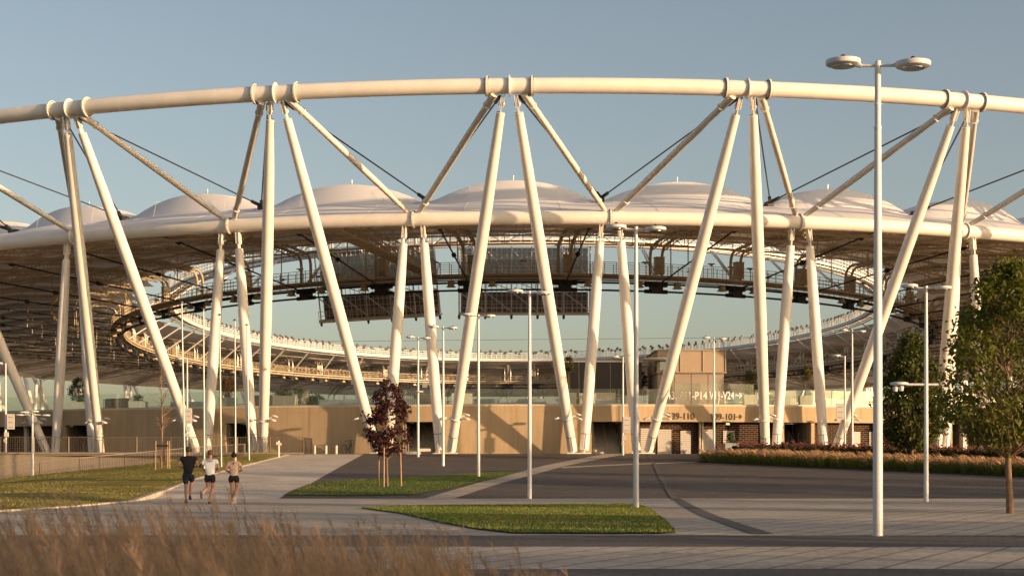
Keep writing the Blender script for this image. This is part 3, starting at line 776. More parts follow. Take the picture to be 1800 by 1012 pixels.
def text_mesh(txt, size, name, m, par, loc, ax, extrude=.01):
    cu = bpy.data.curves.new(name, 'FONT'); cu.body = txt; cu.size = size; cu.extrude = extrude; cu.align_x = 'LEFT'; cu.offset = .004
    to = bpy.data.objects.new(name, cu); COL.objects.link(to); dg = bpy.context.evaluated_depsgraph_get()
    me = bpy.data.meshes.new_from_object(to.evaluated_get(dg)); bpy.data.objects.remove(to)
    mw = Matrix((ax[0], ax[2], ax[1])).transposed().to_4x4(); mw.translation = loc   # text x, y -> ax0, up
    me.transform(mw); me.materials.clear(); me.materials.append(m)
    o = bpy.data.objects.new(name, me); COL.objects.link(o); o.parent = par; o.matrix_parent_inverse = Matrix.Translation(-par.location)
    return o
def wall_text(txt, pxa, pxb, py_base, wd, m, name, arrow=False, cap=None, label=None):
    t0 = T(pxa, wd); t1 = T(pxb, wd); p0 = E(t0, wd); p1 = E(t1, wd); d = (p1 - p0); wdt = d.length; d.normalize()
    n = Vector((d.y, -d.x, 0)); z = CAMZ + (PY0 - py_base) / F * p0.y
    cap = cap or .5
    size = cap / .70
    o = text_mesh(txt, size, name, m, base, Vector((0, 0, 0)), (Vector((1, 0, 0)), Vector((0, -1, 0)), Vector((0, 0, 1))))
    xs = [v.co.x for v in o.data.vertices]; sx = (wdt - (cap * 1.05 if arrow else 0)) / (max(xs) - min(xs)); x0 = min(xs)
    # axes: local (x, y, z) = (text x, depth, text up)
    for v in o.data.vertices:
        x = (v.co.x - x0) * sx; dep = v.co.y; up = v.co.z
        v.co = p0 + d * x + n * dep * .5 + Vector((0, 0, z + up))
    if arrow:
        mb = MB(); c = p0 + d * (wdt - cap * .9) + Vector((0, 0, z + cap * .5)); e = p0 + d * wdt + Vector((0, 0, z + cap * .5))
        th = cap * .12
        mb.bar(c, e - d * th * .4, .012, th); mb.bar(e, e - d * cap * .35 + Vector((0, 0, cap * .32)), .014, th); mb.bar(e, e - d * cap * .35 - Vector((0, 0, cap * .32)), .016, th)
        mb.build(name + '_arrow', m, base)
    if label: o['label'] = label
wall_text('139-110', 1176, 1221, 736.5, W0 - .045, M['ink'], 'wall_lettering', cap=.47, label='dark letters 139-110 on the wall')
wall_text('109-101', 1251, 1304, 737.5, W0 - .045, M['ink'], 'wall_lettering', True, cap=.47, label='dark letters 109-101 with arrow on the wall')

# glass balustrade
ZG0, ZG1 = ZT, ZT + 1.12
t = -8.6; gp = .1475
while t < 7.4:
    px_ = PX0 + F * E(t, W0).x / E(t, W0).y
    mb = MB(); hi = ZG1 + (.42 if 1145 < px_ < 1310 else 0)
    cbox(mb, t + .003, t + gp - .003, W0 + .2, W0 + .225, ZG0, hi, .2)
    if px_ > -40 and px_ < 1840: mb.build('glass_panel', M['glass'], base)
    t += gp
mb = MB(); cbox(mb, TL, TR, W0 + .17, W0 + .255, ZT - .02, ZT + .05); mb.build('glass_channel', M['galv'], base)
wall_text('43, P11-P14', 1172, 1243, 701, W0 + .11, M['paint'], 'glass_lettering', cap=.54, label='white letters 43, P11-P14 on the glass')
wall_text('V11-V24', 1247, 1304, 701, W0 + .11, M['paint'], 'glass_lettering', True, cap=.56, label='white letters V11-V24 with arrow on the glass')
# far balustrade and inner terrace rail
mb = MB()
for rr_ in (19.6,):
    n = 500
    for i in range(n):
        t = -NB / 2 - PH + NB * i / n
        mb.tube([E(t, rr_, ZT - .14), E(t, rr_, ZT + 1.0)], .03, 4, False)
    mb.tube([E(-NB / 2 - PH + NB * i / 300, rr_, ZT + 1.0) for i in range(300)], .035, 4, closed=True)
mb.build('terrace_rail', M['galv'], base)

# ---------------------------------------------------------------- terrace pavilion and tower
ax0 = (Vector((1, 0, 0)), Vector((0, 1, 0)), Vector((0, 0, 1)))
def on_deck(px, wd): p = E(T(px, wd), wd, ZT - .14); return p
def boxpart(name, m, par, x0, x1, y0, y1, z0, z1):
    mb = MB(); mb.box(((x0 + x1) / 2, (y0 + y1) / 2, (z0 + z1) / 2), (x1 - x0, y1 - y0, z1 - z0)); return mb.build(name, m, par)
p = on_deck(1156, 8); Yt = p.y; sc = F / Yt
tw = empty('terrace_tower', p, 'square taupe stair tower with tan mesh upper box on the terrace', 'building')
Wt = (1275 - 1156) / sc; zt = lambda y: CAMZ + (PY0 - y) / F * Yt - p.z
boxpart('lower_wall', M['taupe'], tw, 0, Wt - .1, .1, 7.5, 0, zt(656))
boxpart('mesh_box', M['mesh'], tw, -.05, Wt + .05, 0, 7.6, zt(654.5), zt(616.5))
mb = MB(); z1_ = zt(616.5)
for x in [Wt * i / 3 for i in range(4)]: mb.bar((x, -.03, zt(654)), (x, -.03, z1_), .05, .05)
mb.box((Wt / 2, 3.8, z1_ + .05), (Wt + .3, 7.8, .1)); mb.box((Wt / 2, -.06, zt(654.5)), (Wt + .2, .12, .09)); mb.build('edge_trim', M['taupe'], tw)
mb = MB()
for x in (-.02, ): mb.box((x - .05, 1.2, (zt(652) + zt(628)) / 2), (.03, 1.4, zt(628) - zt(652)))
mb.box((.55, -.03, (zt(650) + zt(630)) / 2), (.8, .03, zt(630) - zt(650))); mb.build('window', M['glassdark'], tw)
mb = MB(); mb.lathe([(1.0, 0), (1.15, .06), (1.15, .14), (.7, .22)], (-.1, -.3, zt(634)), 24); mb.build('canopy_lamp', M['pole'], tw, True)
for i in range(3):
    boxpart('cladding_seam', M['darkclad'], tw, Wt * (i + 1) / 4 - .012, Wt * (i + 1) / 4 + .012, .085, .1, .05, zt(657))
p = on_deck(990, 12); sc = F / p.y
pv = empty('terrace_pavilion', p, 'low dark glazed pavilion on the terrace left of the taupe tower', 'building')
zt2 = lambda y: CAMZ + (PY0 - y) / F * p.y - p.z
Wp = (1128 - 990) / sc
boxpart('dark_wall', M['darkclad'], pv, 0, Wp, 0, 6, 0, zt2(637)); boxpart('roof_edge', M['wcat'], pv, -.1, Wp + .1, -.15, 6.1, zt2(636.5), zt2(633.5))
for i in range(1, 5): boxpart('mullion', M['taupe'], pv, Wp * i / 5 - .03, Wp * i / 5 + .03, -.04, -.002, 0, zt2(637))
boxpart('bench_rail', M['galv'], pv, .4, Wp - .4, -1.0, -.95, 1.0, 1.05)

# terrace planters and white blocks
def planter(px, wd, w_, h_, m, label, d_=.9):
    p = on_deck(px, wd); e = empty('planter', p, label, 'planter', 'planters on the terrace')
    mb = MB(); mb.lathe([(w_ * .64, 0), (w_ * .70, h_), (w_ * .64, h_), (w_ * .62, h_ - .08)], (0, 0, 0), 4, (Vector((.707, .707, 0)), Vector((-.707, .707, 0)), Vector((0, 0, 1))))
    mb.build('box', m, e); mb = MB(); mb.box((0, 0, h_ - .06), (w_ * .86, w_ * .86, .03)); mb.build('soil', M['soil'], e); return p + Vector((0, 0, h_ - .05))
plants = []
for px_, wd_, w_, h_, m_, lab in (
        (138, 3.4, 1.5, .8, 'gplanter', 'grey planter holding the dark conifer at the far left of the terrace'),
        (243, 3.4, 1.3, .75, 'gplanter', 'grey planter beside the second flagged column at left, next to a tan block'),
        (400, 3.4, 1.3, .9, 'gplanter', 'grey planter under the orange leafed shrub above the first doorway'),
        (502, 3.6, 1.7, .95, 'planter', 'pale planter standing clear between two white columns above the long blank wall'),
        (690, 3.4, 1.3, .9, 'planter', 'pale planter hidden behind the purple leaved tree'),
        (812, 3.2, 1.5, 1.0, 'planter', 'pale planter behind the white column right of the stair opening'),
        (1000, 3.2, 1.1, 1.05, 'planter', 'pale planter at the foot of the thin terrace tree left of the dark pavilion'),
        (1032, 3.4, 1.2, 1.0, 'planter', 'pale planter beside the dark pavilion, behind a white column'),
        (1318, 3.0, 1.0, .95, 'planter', 'pale planter with a bushy willow right of the white glass lettering'),
        (1416, 3.0, 1.0, .95, 'planter', 'pale planter with slender tree, rightmost on the terrace')):
    plants.append(planter(px_, wd_, w_, h_, M[m_], lab))
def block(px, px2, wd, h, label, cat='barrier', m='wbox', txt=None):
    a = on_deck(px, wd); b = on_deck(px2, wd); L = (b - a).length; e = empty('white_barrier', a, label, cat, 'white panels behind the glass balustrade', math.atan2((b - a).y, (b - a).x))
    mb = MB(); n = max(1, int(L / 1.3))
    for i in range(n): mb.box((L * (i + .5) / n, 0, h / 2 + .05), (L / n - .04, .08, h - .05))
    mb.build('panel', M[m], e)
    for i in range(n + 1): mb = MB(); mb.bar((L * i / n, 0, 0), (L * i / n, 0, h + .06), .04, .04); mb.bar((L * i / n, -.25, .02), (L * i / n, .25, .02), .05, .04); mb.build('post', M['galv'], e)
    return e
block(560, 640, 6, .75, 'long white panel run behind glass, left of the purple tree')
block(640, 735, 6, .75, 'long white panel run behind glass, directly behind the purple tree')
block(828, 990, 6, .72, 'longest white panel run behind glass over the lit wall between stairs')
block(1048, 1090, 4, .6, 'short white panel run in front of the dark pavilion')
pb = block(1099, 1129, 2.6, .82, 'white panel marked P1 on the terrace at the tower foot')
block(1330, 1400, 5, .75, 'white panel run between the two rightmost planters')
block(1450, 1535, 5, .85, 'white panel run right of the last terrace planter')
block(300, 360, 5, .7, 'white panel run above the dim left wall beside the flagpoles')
L_ = 1.2
o = text_mesh('P1', .62, 'panel_lettering', M['seam'], pb, Vector((0, 0, 0)), (Vector((1, 0, 0)), Vector((0, -1, 0)), Vector((0, 0, 1))))
for v in o.data.vertices: v.co = Vector((.30 + v.co.x, -.06 + v.co.y * .3, .18 + v.co.z))
o.matrix_parent_inverse = Matrix()
# dark metal railing sections on terrace
for pa, pb_, lab in ((182, 232, 'dark bar railing left of the bare tree on the terrace'), (440, 478, 'dark bar railing behind the upright column pair'), (705, 760, 'dark bar railing above the stair opening by the purple tree'), (1040, 1090, 'dark bar railing in front of the pavilion'), (1355, 1400, 'dark bar railing between right hand columns')):
    a = on_deck(pa, 4.6); b = on_deck(pb_, 4.6); e = empty('terrace_railing', a, lab, 'railing', 'dark railings on the terrace'); d = b - a; n = int(d.length / .14); mb = MB()
    for i in range(n + 1): q = d * (i / n); mb.bar(q, q + Vector((0, 0, 1.0)), .03, .03)
    mb.build('bars', M['fence'], e); mb = MB(); mb.bar(Vector((0, 0, 1.0)), d + Vector((0, 0, 1.0)), .05, .04); mb.build('top_rail', M['fence'], e)
# bistro tables
for px_, lab in ((258 / 3.0 + 16, 'small white table behind glass at the far left'), (1268, 'white table and chair set behind the white lettering'), (1484, 'dark round table at the right behind glass')):
    p = on_deck(px_, 2.6); e = empty('terrace_table', p, lab, 'table'); mb = MB(); mb.lathe([(.42, 0), (.42, .04)], (0, 0, .72), 18); mb.build('table_top', M['wbox'] if 'white' in lab else M['fence'], e)
    for dx, dy in ((-.2, -.2), (.2, -.2), (.2, .2), (-.2, .2)): mb = MB(); mb.tube([(dx * 1.4, dy * 1.4, 0), (dx, dy, .72)], .02, 5); mb.build('leg', M['galv'], e)

# ---------------------------------------------------------------- fences, ramp wall
def fence(name, pts, h, label, group, gap=.115):
    root = empty(name, pts[0], label, 'fence', group); o_ = pts[0]; bars = MB(); rails = MB()
    for a, b in zip(pts[:-1], pts[1:]):
        d = b - a; L = Vector((d.x, d.y, 0)).length; n = max(1, int(L / gap))
        for i in range(n): q = a + d * (i / n) - o_; bars.bar(q + Vector((0, 0, .06)), q + Vector((0, 0, h)), 0.05, .014, d)
        rails.bar(a - o_ + Vector((0, 0, h)), b - o_ + Vector((0, 0, h)), .05, .03); rails.bar(a - o_ + Vector((0, 0, .08)), b - o_ + Vector((0, 0, .08)), .05, .03)
        m_ = max(1, int(L / 2.0))
        for i in range(m_ + 1): q = a + d * (i / m_) - o_; posts = MB(); posts.bar(q, q + Vector((0, 0, h + .02)), .06, .06); posts.build('post', M['fence'], root)
    bars.build('bars', M['fence'], root); rails.build('rail', M['fence'], root); return root
YF = 112.0
def pf_(px, Y, z): return Vector(((px - PX0) / F * Y, Y, z))
fence('bar_fence', [pf_(-420, YF - 1, 2.2), pf_(0, YF, 2.2), pf_(300, YF + 1, 2.2), pf_(533, YF + 1.5, 2.2), pf_(548, YF + 4.6, 2.2)], 1.12, 'upper bronze bar fence along the plaza edge in front of the left columns', 'bar fences at the left')
fl2 = []
for c in ((-420, 893, 94), (-250, 868, 96.5), (0, 842, 99.5), (70, 834.5, 100.5), (140, 827.5, 101.5), (220, 819.5, 103.5), (290, 812.5, 105.5), (360, 806, 107.5), (430, 801, 110)): fl2.append(P(*c) + Vector((0, 0, -.25)))
fence('bar_fence', fl2, 1.05, 'lower bronze bar fence sloping down behind the lawn crest', 'bar fences at the left')
mb = MB(); vs = []
for px_, w_ in ((-450, 0), (0, 0), (300, 1), (533, 1.5)):
    vs += [pf_(px_, YF - .15 + w_, 2.2), pf_(px_, YF - .15 + w_, -1.5)]
mbv = [vs[i] for i in range(len(vs))]
mb.add(mbv, [(2 * i, 2 * i + 1, 2 * i + 3, 2 * i + 2) for i in range(3)])
for i in range(3): mb.bar(vs[2 * i] + Vector((0, -.0, .02)), vs[2 * i + 2] + Vector((0, 0, .02)), .3, .1)
rw = mb.build('retaining_wall', M['darkconc']); tag(rw, 'low pale concrete retaining wall under the upper bar fence', 'wall')

# ---------------------------------------------------------------- street lamps
def lamp(px, py, H=7.9, label='', double=True, Y=None, mid=None, hr=.29, first=None, group='double headed street lamps', yaw=0, rad=1):
    Yv = Y or GY(py); loc = Vector(((px - PX0) / F * Yv, Yv, CAMZ + (PY0 - py) / F * Yv)); e = empty('street_lamp', loc, label, 'street lamp', group, yaw)
    mb = MB(); mb.tube([(0, 0, -.1), (0, 0, .4), (0, 0, H * .5), (0, 0, H * .86)], [.085 * rad, .082 * rad, .07 * rad, .056 * rad], 16); mb.build('pole', M['pole'], e, True)
    mb = MB(); mb.tube([(0, 0, H * .86), (0, 0, H)], .05 * rad, 14); mb.tube([(0, 0, H * .86 - .02), (0, 0, H * .86 + .02)], .062 * rad, 14)
    for a in (0, 2.1, 4.2): mb.tube([(.045 * math.cos(a), .045 * math.sin(a), H * .91), (.075 * math.cos(a), .075 * math.sin(a), H * .91)], .012, 6)
    mb.build('mast_top', M['pole'], e, True)
    for s_ in ((-1, 1) if double else (-1,)):
        dz = .03 * -s_; f = Vector((s_, -.25 * s_, 0)).normalized() if True else 0
        f = Vector((s_ * .97, -.24 * s_, 0))
        mb = MB(); mb.tube([Vector((0, 0, H - .07)), f * .34 + Vector((0, 0, H - .07 + dz * .5))], .026, 8); mb.tube([f * .26 + Vector((0, 0, H - .06)), f * .38 + Vector((0, 0, H - .05 + dz))], .04, 8)
        arm = mb.build('arm', M['pole'], e, True)
        mb = MB(); c = f * (.33 + hr * .78) + Vector((0, 0, H - .03 + dz * 1.6)); lamp_head(mb, c, hr, None, None, .12)
        hd = mb.build('lamp_head', M['pole'], e, True)
        mb = MB(); mb.lathe([(hr * .66, 0), (hr * .66, .012)], c - Vector((0, 0, .078)), 20); mb.build('lens', M['glassdark'], hd)
        mb = MB(); mb.lathe([(.05, 0), (.05, .03), (.03, .06), (.01, .07)], c + Vector((0, 0, .06)), 12); mb.build('sensor_cap', M['rubber'], hd, True)
    if mid:
        mb = MB(); z = mid[0]
        if mid[1] == 'arm':
            mb.tube([(-.7, 0, z), (.7, 0, z)], .04, 8); lamp_head(mb, Vector((-.92, 0, z + .03)), .31, None, None, .11); mb.lathe([(.07, 0), (.10, .14), (.05, .18)], (-.85, 0, z - .22), 12); mb.lathe([(.07, 0), (.10, .14), (.05, .18)], (-1.05, 0, z - .24), 12)
        elif mid[1] == 'disc': lamp_head(mb, Vector((.05, 0, z)), .3, None, None, .1)
        elif mid[1] == 'sign':
            mb.box((mid[2], -.12, z), (.5, .12, 1.05)); mb.box((0.08, -.1, z - .9), (.28, .14, .35)); mb.box((.0, -.14, z - 1.3), (.2, .1, .2))
        elif mid[1] == 'multi':
            for a in range(4):
                v = Vector((math.cos(a * 1.57 + .4), math.sin(a * 1.57 + .4), 0)); mb.tube([Vector((0, 0, z)), v * .6 + Vector((0, 0, z + (.1 if a % 2 else -.05)))], .025, 6); lamp_head(mb, v * .75 + Vector((0, 0, z + (.14 if a % 2 else -.05))), .27, None, None, .1)
        mb.build('bracket', M['pole'] if mid[1] != 'sign' else M['slat'], e, True)
        if mid[1] == 'sign':
            mb = MB()
            for q in range(3): mb.box((mid[2], -.185, z + .3 - q * .35), (.3, .008, .03))
            mb.build('sign_marks', M['seam'], e)
    return e
lamp(1543, 941, 7.75, 'tallest street lamp, nearest the camera at right on the light paving')
lamp(1118, 893.5, 7.85, 'street lamp at the right corner of the near grass island')
lamp(931, 876, 7.8, 'street lamp on the dark paving edge behind the near grass island')
lamp(841, 837.5, 7.9, 'street lamp at the far corner of the middle grass island')
lamp(779, 818.5, 7.9, 'street lamp standing on open dark paving behind the middle island')
lamp(735, 802.5, 7.9, 'street lamp by the stair opening right of the purple tree', mid=(4.3, 'disc'))
lamp(1628, 879.5, 7.3, 'street lamp with loudspeaker arm right of the conical tree', mid=(3.95, 'arm'), Y=56.5)
lamp(1498, 802, 7.9, 'street lamp rising from the flower bed left of the nearest lamp', Y=104)
lamp(1255, 797.5, 7.9, 'street lamp between the two dark wall numbers', Y=113)
lamp(1095, 797.5, 6.6, 'single headed lamp beside the right stair opening with small signs', False, mid=(2.0, 'sign', .25), group='single headed lamps', Y=113)
lamp(1485, 800, 6.6, 'single headed lamp with a hanging banner over the flower bed', False, mid=(2.9, 'sign', -.35), group='single headed lamps', Y=110)
lamp(10, 797, 6.2, 'single headed lamp with white banner at the left picture edge', False, mid=(2.2, 'sign', .38), group='single headed lamps', Y=114)
lamp(329, 797, 6.5, 'single headed lamp with white banner beside the leaning left column', False, mid=(2.6, 'sign', .1), group='single headed lamps', Y=114)
lamp(57, 836, 3.7, 'short lamp with four heads on the lower left lawn', False, mid=(3.6, 'multi'), group='short lamps', Y=97)

# flagpoles
for i, (xt, yt_, xb, yb_, Yv) in enumerate(((319.4, 533, 325, 841, 84), (357.7, 545, 359, 835, 88), (385.8, 554.6, 389, 829.5, 92), (412.8, 564, 414, 823, 97), (433.8, 572, 438, 816.5, 102))):
    b = P(xb, yb_, Yv); tp = P(xt, yt_, Yv); b.z = lawn_z(b.x, b.y) - .05 if lawn_z(b.x, b.y) < b.z + .6 else b.z
    e = empty('flagpole', b, ['tallest', 'second', 'middle', 'fourth', 'shortest looking'][i] + ' bare flagpole of the five on the left lawn, counted rightwards', 'flagpole', 'flagpoles on the lawn')
    mb = MB(); mb.tube([(0, 0, 0), (tp - b) * .5, tp - b], [.055, .05, .035], 12); mb.build('pole', M['galv'], e, True)
    mb = MB(); mb.lathe([(.05, 0), (.11, .03), (.11, .06), (.03, .12)], tp - b, 12); mb.build('finial', M['fence'], e, True)
    mb = MB(); mb.lathe([(.12, 0), (.12, .03), (.08, .06)], (0, 0, .02), 12); mb.build('base_collar', M['galv'], e)

# overhead wires far behind the stadium
for y0_, y1_, Yw in ((597, 585, 380), (618, 606, 400)):
    mb = MB(); mb.tube([P(-200, y0_ + 6, Yw), P(450, y0_ + 4, Yw), P(1100, y0_ - 2, Yw), P(2000, y1_, Yw)], .05, 4)
    tag(mb.build('overhead_wire', M['dark']), 'thin overhead wire crossing the sky seen through the roof opening, ' + ('upper one' if y0_ < 600 else 'lower one'), 'wire', 'overhead wires')

# bollards, camera stub, bicycle, bin
for px_, lab in ((553, 'bollard nearest the fence end'), (573, 'bollard left of the blank wall centre'), (591, 'bollard nearest the bicycle')):
    e = empty('bollard', pf_(px_, 114, GZ - .04), 'slim pale ' + lab, 'bollard', 'bollards by the fence end'); mb = MB(); mb.tube([(0, 0, 0), (0, 0, .55)], .09, 12); mb.build('post', M['concrete2'], e, True); mb = MB(); mb.lathe([(.095, 0), (.095, .03), (.03, .05)], (0, 0, .55), 12); mb.build('cap', M['galv'], e)
e = empty('intercom_post', P(490, 803, 108), 'short pale post with camera heads on the lawn edge near the fence', 'post'); mb = MB(); mb.tube([(0, 0, -.2), (0, 0, .8)], .07, 12); mb.build('post', M['planter'], e, True)
mb = MB(); mb.box((-.08, 0, .9), (.16, .14, .2)); mb.box((.1, 0, .85), (.14, .14, .16)); mb.tube([(0, 0, .8), (0, 0, 1.08)], .05, 10); mb.build('camera_head', M['planter'], e)

def bicycle(loc, rz):
    e = empty('bicycle', loc, 'dark bicycle leaning alone against the long blank wall', 'bicycle', None, rz); r = .34
    for x in (-.5, .5):
        mb = MB(); mb.tube([(x + r * math.cos(a), 0, r + r * math.sin(a)) for a in [i * math.pi / 12 for i in range(24)]], .02, 6, closed=True)
        wv = mb.build('wheel', M['rubber'], e, True); mb = MB()
        for i in range(10): a = i * math.pi / 5; mb.tube([(x, 0, r), (x + r * math.cos(a), 0, r + r * math.sin(a))], .004, 3)
        mb.build('spokes', M['galv'], wv)
    mb = MB()
    for a, b in (((-.5, 0, r), (-.05, 0, .3)), ((-.5, 0, r), (-.18, 0, .8)), ((-.05, 0, .3), (-.2, 0, .9)), ((-.05, 0, .3), (.38, 0, .78)), ((-.18, 0, .8), (.36, 0, .84)), ((.5, 0, r), (.35, 0, .98))): mb.tube([a, b], .02, 7)
    mb.build('frame', M['fence'], e, True)
    mb = MB(); mb.box((-.21, 0, .93), (.24, .13, .05)); mb.build('saddle', M['rubber'], e); mb = MB(); mb.tube([(.3, -.25, 1.0), (.36, 0, .98), (.3, .25, 1.0)], .016, 6); mb.build('handlebar', M['rubber'], e)
p = E(T(612, .9), .9, GZ); bicycle(p, R(62))
p = E(T(1286, -.6), -.6, GZ); e = empty('planter', p, 'grey green planter box holding a small conifer under the right wall number', 'planter', 'planters on the terrace')
mb = MB(); mb.box((0, 0, .35), (1.0, .8, .75)); mb.box((0, 0, .74), (1.08, .88, .06)); mb.build('box', M['gplanter'], e); plants.append(p + Vector((0, 0, .75)))
# low kerb blocks by the left stair
e = empty('step_block', P(727, 796, 115), 'low pale stone block at the foot of the left stairs', 'block'); mb = MB(); mb.box((0, 0, .02), (1.0, .5, .2)); mb.box((.7, .2, .22), (.9, .5, .2)); mb.build('slab', M['planter'], e)

# ---------------------------------------------------------------- trees
LM = dict(green=leaf_mat('maple_leaf', (.055, .090, .010), (.19, .18, .024), .4), dark=leaf_mat('dense_leaf', (.035, .060, .012), (.11, .115, .02), .25),
          purple=leaf_mat('purple_leaf', (.018, .006, .009), (.085, .020, .018), .2), olive=leaf_mat('olive_leaf', (.06, .075, .02), (.13, .11, .03), .3),
          rust=leaf_mat('rust_leaf', (.11, .06, .02), (.20, .10, .03), .3), conif=leaf_mat('conifer_leaf', (.025, .05, .018), (.06, .08, .025), .1))
def tree(name, loc, label, H, trunk_h, prof, leaf, nclump, per, lsz, tr=.05, bark='bark', group=None, seed=1, trunk_lean=0, bare=False, spread=.35, droop=0):
    rnd = random.Random(seed); e = empty(name, loc, label, 'tree', group)
    tr_ = MB(); pts = []; rr = []
    for i in range(9):
        s = i / 8; pts.append(Vector((trunk_lean * s + .04 * math.sin(s * 5 + seed) * H * .12, .03 * math.cos(s * 4) * H * .1, H * .93 * s))); rr.append(tr * (1 - .86 * s) + .004)
    rr[0] *= 1.15
    tr_.tube(pts, rr, 10)
    def trunk_at(z):
        s = min(max(z / (H * .93), 0), 1) * 8; k = min(int(s), 7); return pts[k].lerp(pts[k + 1], s - k)
    leaves = MB(); tips = []
    for c in range(nclump):
        s = rnd.random() ** 1.15 if not bare else rnd.random(); z = trunk_h + (H - trunk_h) * (.04 + .96 * s)
        rad = prof(min(1, max(0, (z - trunk_h) / (H - trunk_h))))
        a = rnd.random() * 2 * math.pi; q = (.35 + .65 * rnd.random() ** .5) * rad * rnd.uniform(.75, 1.12)
        tip = trunk_at(z) + Vector((math.cos(a) * q, math.sin(a) * q, 0)); tip.z = z
        zb = max(trunk_h * .85, z - q * rnd.uniform(.7, 1.3)); b0 = trunk_at(zb)
        mid = b0.lerp(tip, .5) + Vector((rnd.uniform(-.1, .1), rnd.uniform(-.1, .1), -.05 * q)) * q
        r0 = tr * .30 * (1 - .6 * s) + .004; tr_.tube([b0, mid, tip], [r0, r0 * .6, r0 * .22], 5)
        for w_ in range(2):
            tw_ = tip + Vector((rnd.gauss(0, 1), rnd.gauss(0, 1), rnd.gauss(0, .6))) * spread * .7; tr_.tube([mid.lerp(tip, .5), tw_], [r0 * .35, .003], 4, False)
        if bare: continue
        for l in range(per):
            d = Vector((rnd.gauss(0, 1), rnd.gauss(0, 1), rnd.gauss(0, .75))) * spread * .5; p_ = tip + d
            n_ = Vector((rnd.gauss(0, .7), rnd.gauss(0, .7), rnd.uniform(.1, 1))).normalized(); u_ = n_.orthogonal().normalized(); u_.rotate(Matrix.Rotation(rnd.random() * 6.28, 3, n_)); v_ = n_.cross(u_); sz = lsz * rnd.uniform(.6, 1.25)
            dr_ = Vector((0, 0, -.3 * sz))
            leaves.add([p_ - u_ * sz * .5, p_ - v_ * sz * .32 - u_ * .1 * sz, p_ + u_ * sz * .55 + dr_, p_ + v_ * sz * .32 - u_ * .1 * sz, p_ + dr_ * .1 + n_ * sz * .06], [(0, 1, 4), (1, 2, 4), (2, 3, 4), (3, 0, 4)])
    tr_.build('trunk', M[bark], e, True)
    if not bare: leaves.build('crown', LM[leaf], e)
    return e
def egg(rmax, a=.4):
    def f(s): return rmax * (math.sin(math.pi * min(1, (s / (2 * a)) if s < a else .5 + (s - a) / (2 * (1 - a)))) ** .75 + .02)
    return f
# big maple at right
b = G(1776, 902)
tree('maple_tree', b, 'large green maple filling the right edge with bare lower trunk', 6.1, 1.6, egg(1.75, .30), 'green', 150, 64, .135, .085, 'barkr', 'plaza trees', 3, -.12, spread=.36)
b = G(1880, 872)
tree('maple_tree', b, 'green maple mostly cut off by the right picture edge', 6.0, 1.9, egg(1.9, .4), 'green', 90, 50, .14, .08, 'barkr', 'plaza trees', 9, spread=.4)
# conical dense tree
b = P(1604, 812, 96)
tree('hornbeam_tree', b, 'dense dark conical tree behind the flower bed', 7.2, .8, egg(1.95, .27), 'dark', 360, 48, .2, .1, 'bark', 'trees behind the flower bed', 5, spread=.42)
for px_, hh, rr_, lab, sd_ in ((1735, 3.6, 1.0, 'small leafy tree before the white portal frame', 11), (1768, 3.4, .9, 'small leafy tree tucked behind the big maple trunk', 12), (1712, 2.6, .5, 'slim young tree left of the portal trees', 13)):
    tree('young_tree', P(px_, 806, 103), lab, hh, 1.0, egg(rr_, .5), 'green', 46, 34, .17, .06, 'bark', 'trees behind the flower bed', sd_, spread=.35)
# purple maple
b = G(680, 855)
tree('purple_maple', b, 'young purple leaved maple tied to three stakes on the middle grass island', 4.6, 1.35, egg(1.02, .32), 'purple', 76, 40, .15, .055, 'bark', None, 21, spread=.25)
tree('bare_tree', P(284, 822, 92), 'leafless young tree tied to three stakes on the left lawn', 5.9, 2.0, egg(.85, .5), 'green', 46, 0, .1, .06, 'barkr', None, 31, bare=True, spread=.5)
def stakes(c, dxs, h, label):
    e = empty('tree_stakes', c, label, 'tree stakes', 'timber tree stakes')
    for dx, dy in dxs: mb = MB(); mb.tube([(dx, dy, -.1), (dx * .93, dy, h)], .032, 8); mb.build('stake', M['wood'], e, True)
    mb = MB(); n = len(dxs)
    for i in range(n): a, b = dxs[i], dxs[(i + 1) % n]; mb.bar((a[0] * .95, a[1], h * .82), (b[0] * .95, b[1], h * .82), .02, .07)
    mb.build('tie_strap', M['rubber'], e)
stakes(G(680, 855), ((-.38, .3), (-.1, -.42), (.62, .1)), 1.75, 'three timber stakes round the purple maple')
stakes(P(284, 822, 92), ((-.36, .1), (.28, .3), (.5, -.25)), 1.5, 'three timber stakes round the leafless tree')
for i, (kind_, hh, rr_, leaf, ncl, lab, th) in enumerate((
        ('conifer', 1.9, .85, 'conif', 70, 'dark bushy conifer in the leftmost terrace planter', .1),
        ('shrub', .5, .4, 'conif', 14, 'tiny green shrub in the grey planter by the tan block', .05),
        ('shrub', 1.7, .55, 'rust', 40, 'orange leafed shrub above the first doorway', .1),
        ('shrub', .4, .5, 'olive', 12, 'low greenery in the clear standing pale planter', .05),
        ('shrub', 2.3, .5, 'olive', 36, 'yellow green shrub rising behind the purple maple', .1),
        ('shrub', .4, .4, 'olive', 12, 'low greenery in the planter behind the column right of the stairs', .05),
        ('terrace_tree', 2.6, .42, 'olive', 26, 'slender terrace tree with small round crown left of the pavilion', 1.6),
        ('shrub', .4, .3, 'olive', 12, 'low greenery beside the dark pavilion', .05),
        ('willow_shrub', 1.9, .55, 'olive', 44, 'feathery bush right of the white glass lettering', .1),
        ('terrace_tree', 2.2, .35, 'olive', 24, 'slender terrace tree in the rightmost planter', 1.2),
        ('shrub', .75, .3, 'conif', 14, 'small conifer in the grey green box at ground level', .05))):
    tree(kind_, plants[i], lab, hh, th, egg(rr_, .4), leaf, ncl, 26, .13, .03, 'bark', 'terrace plants', 40 + i, spread=.22)
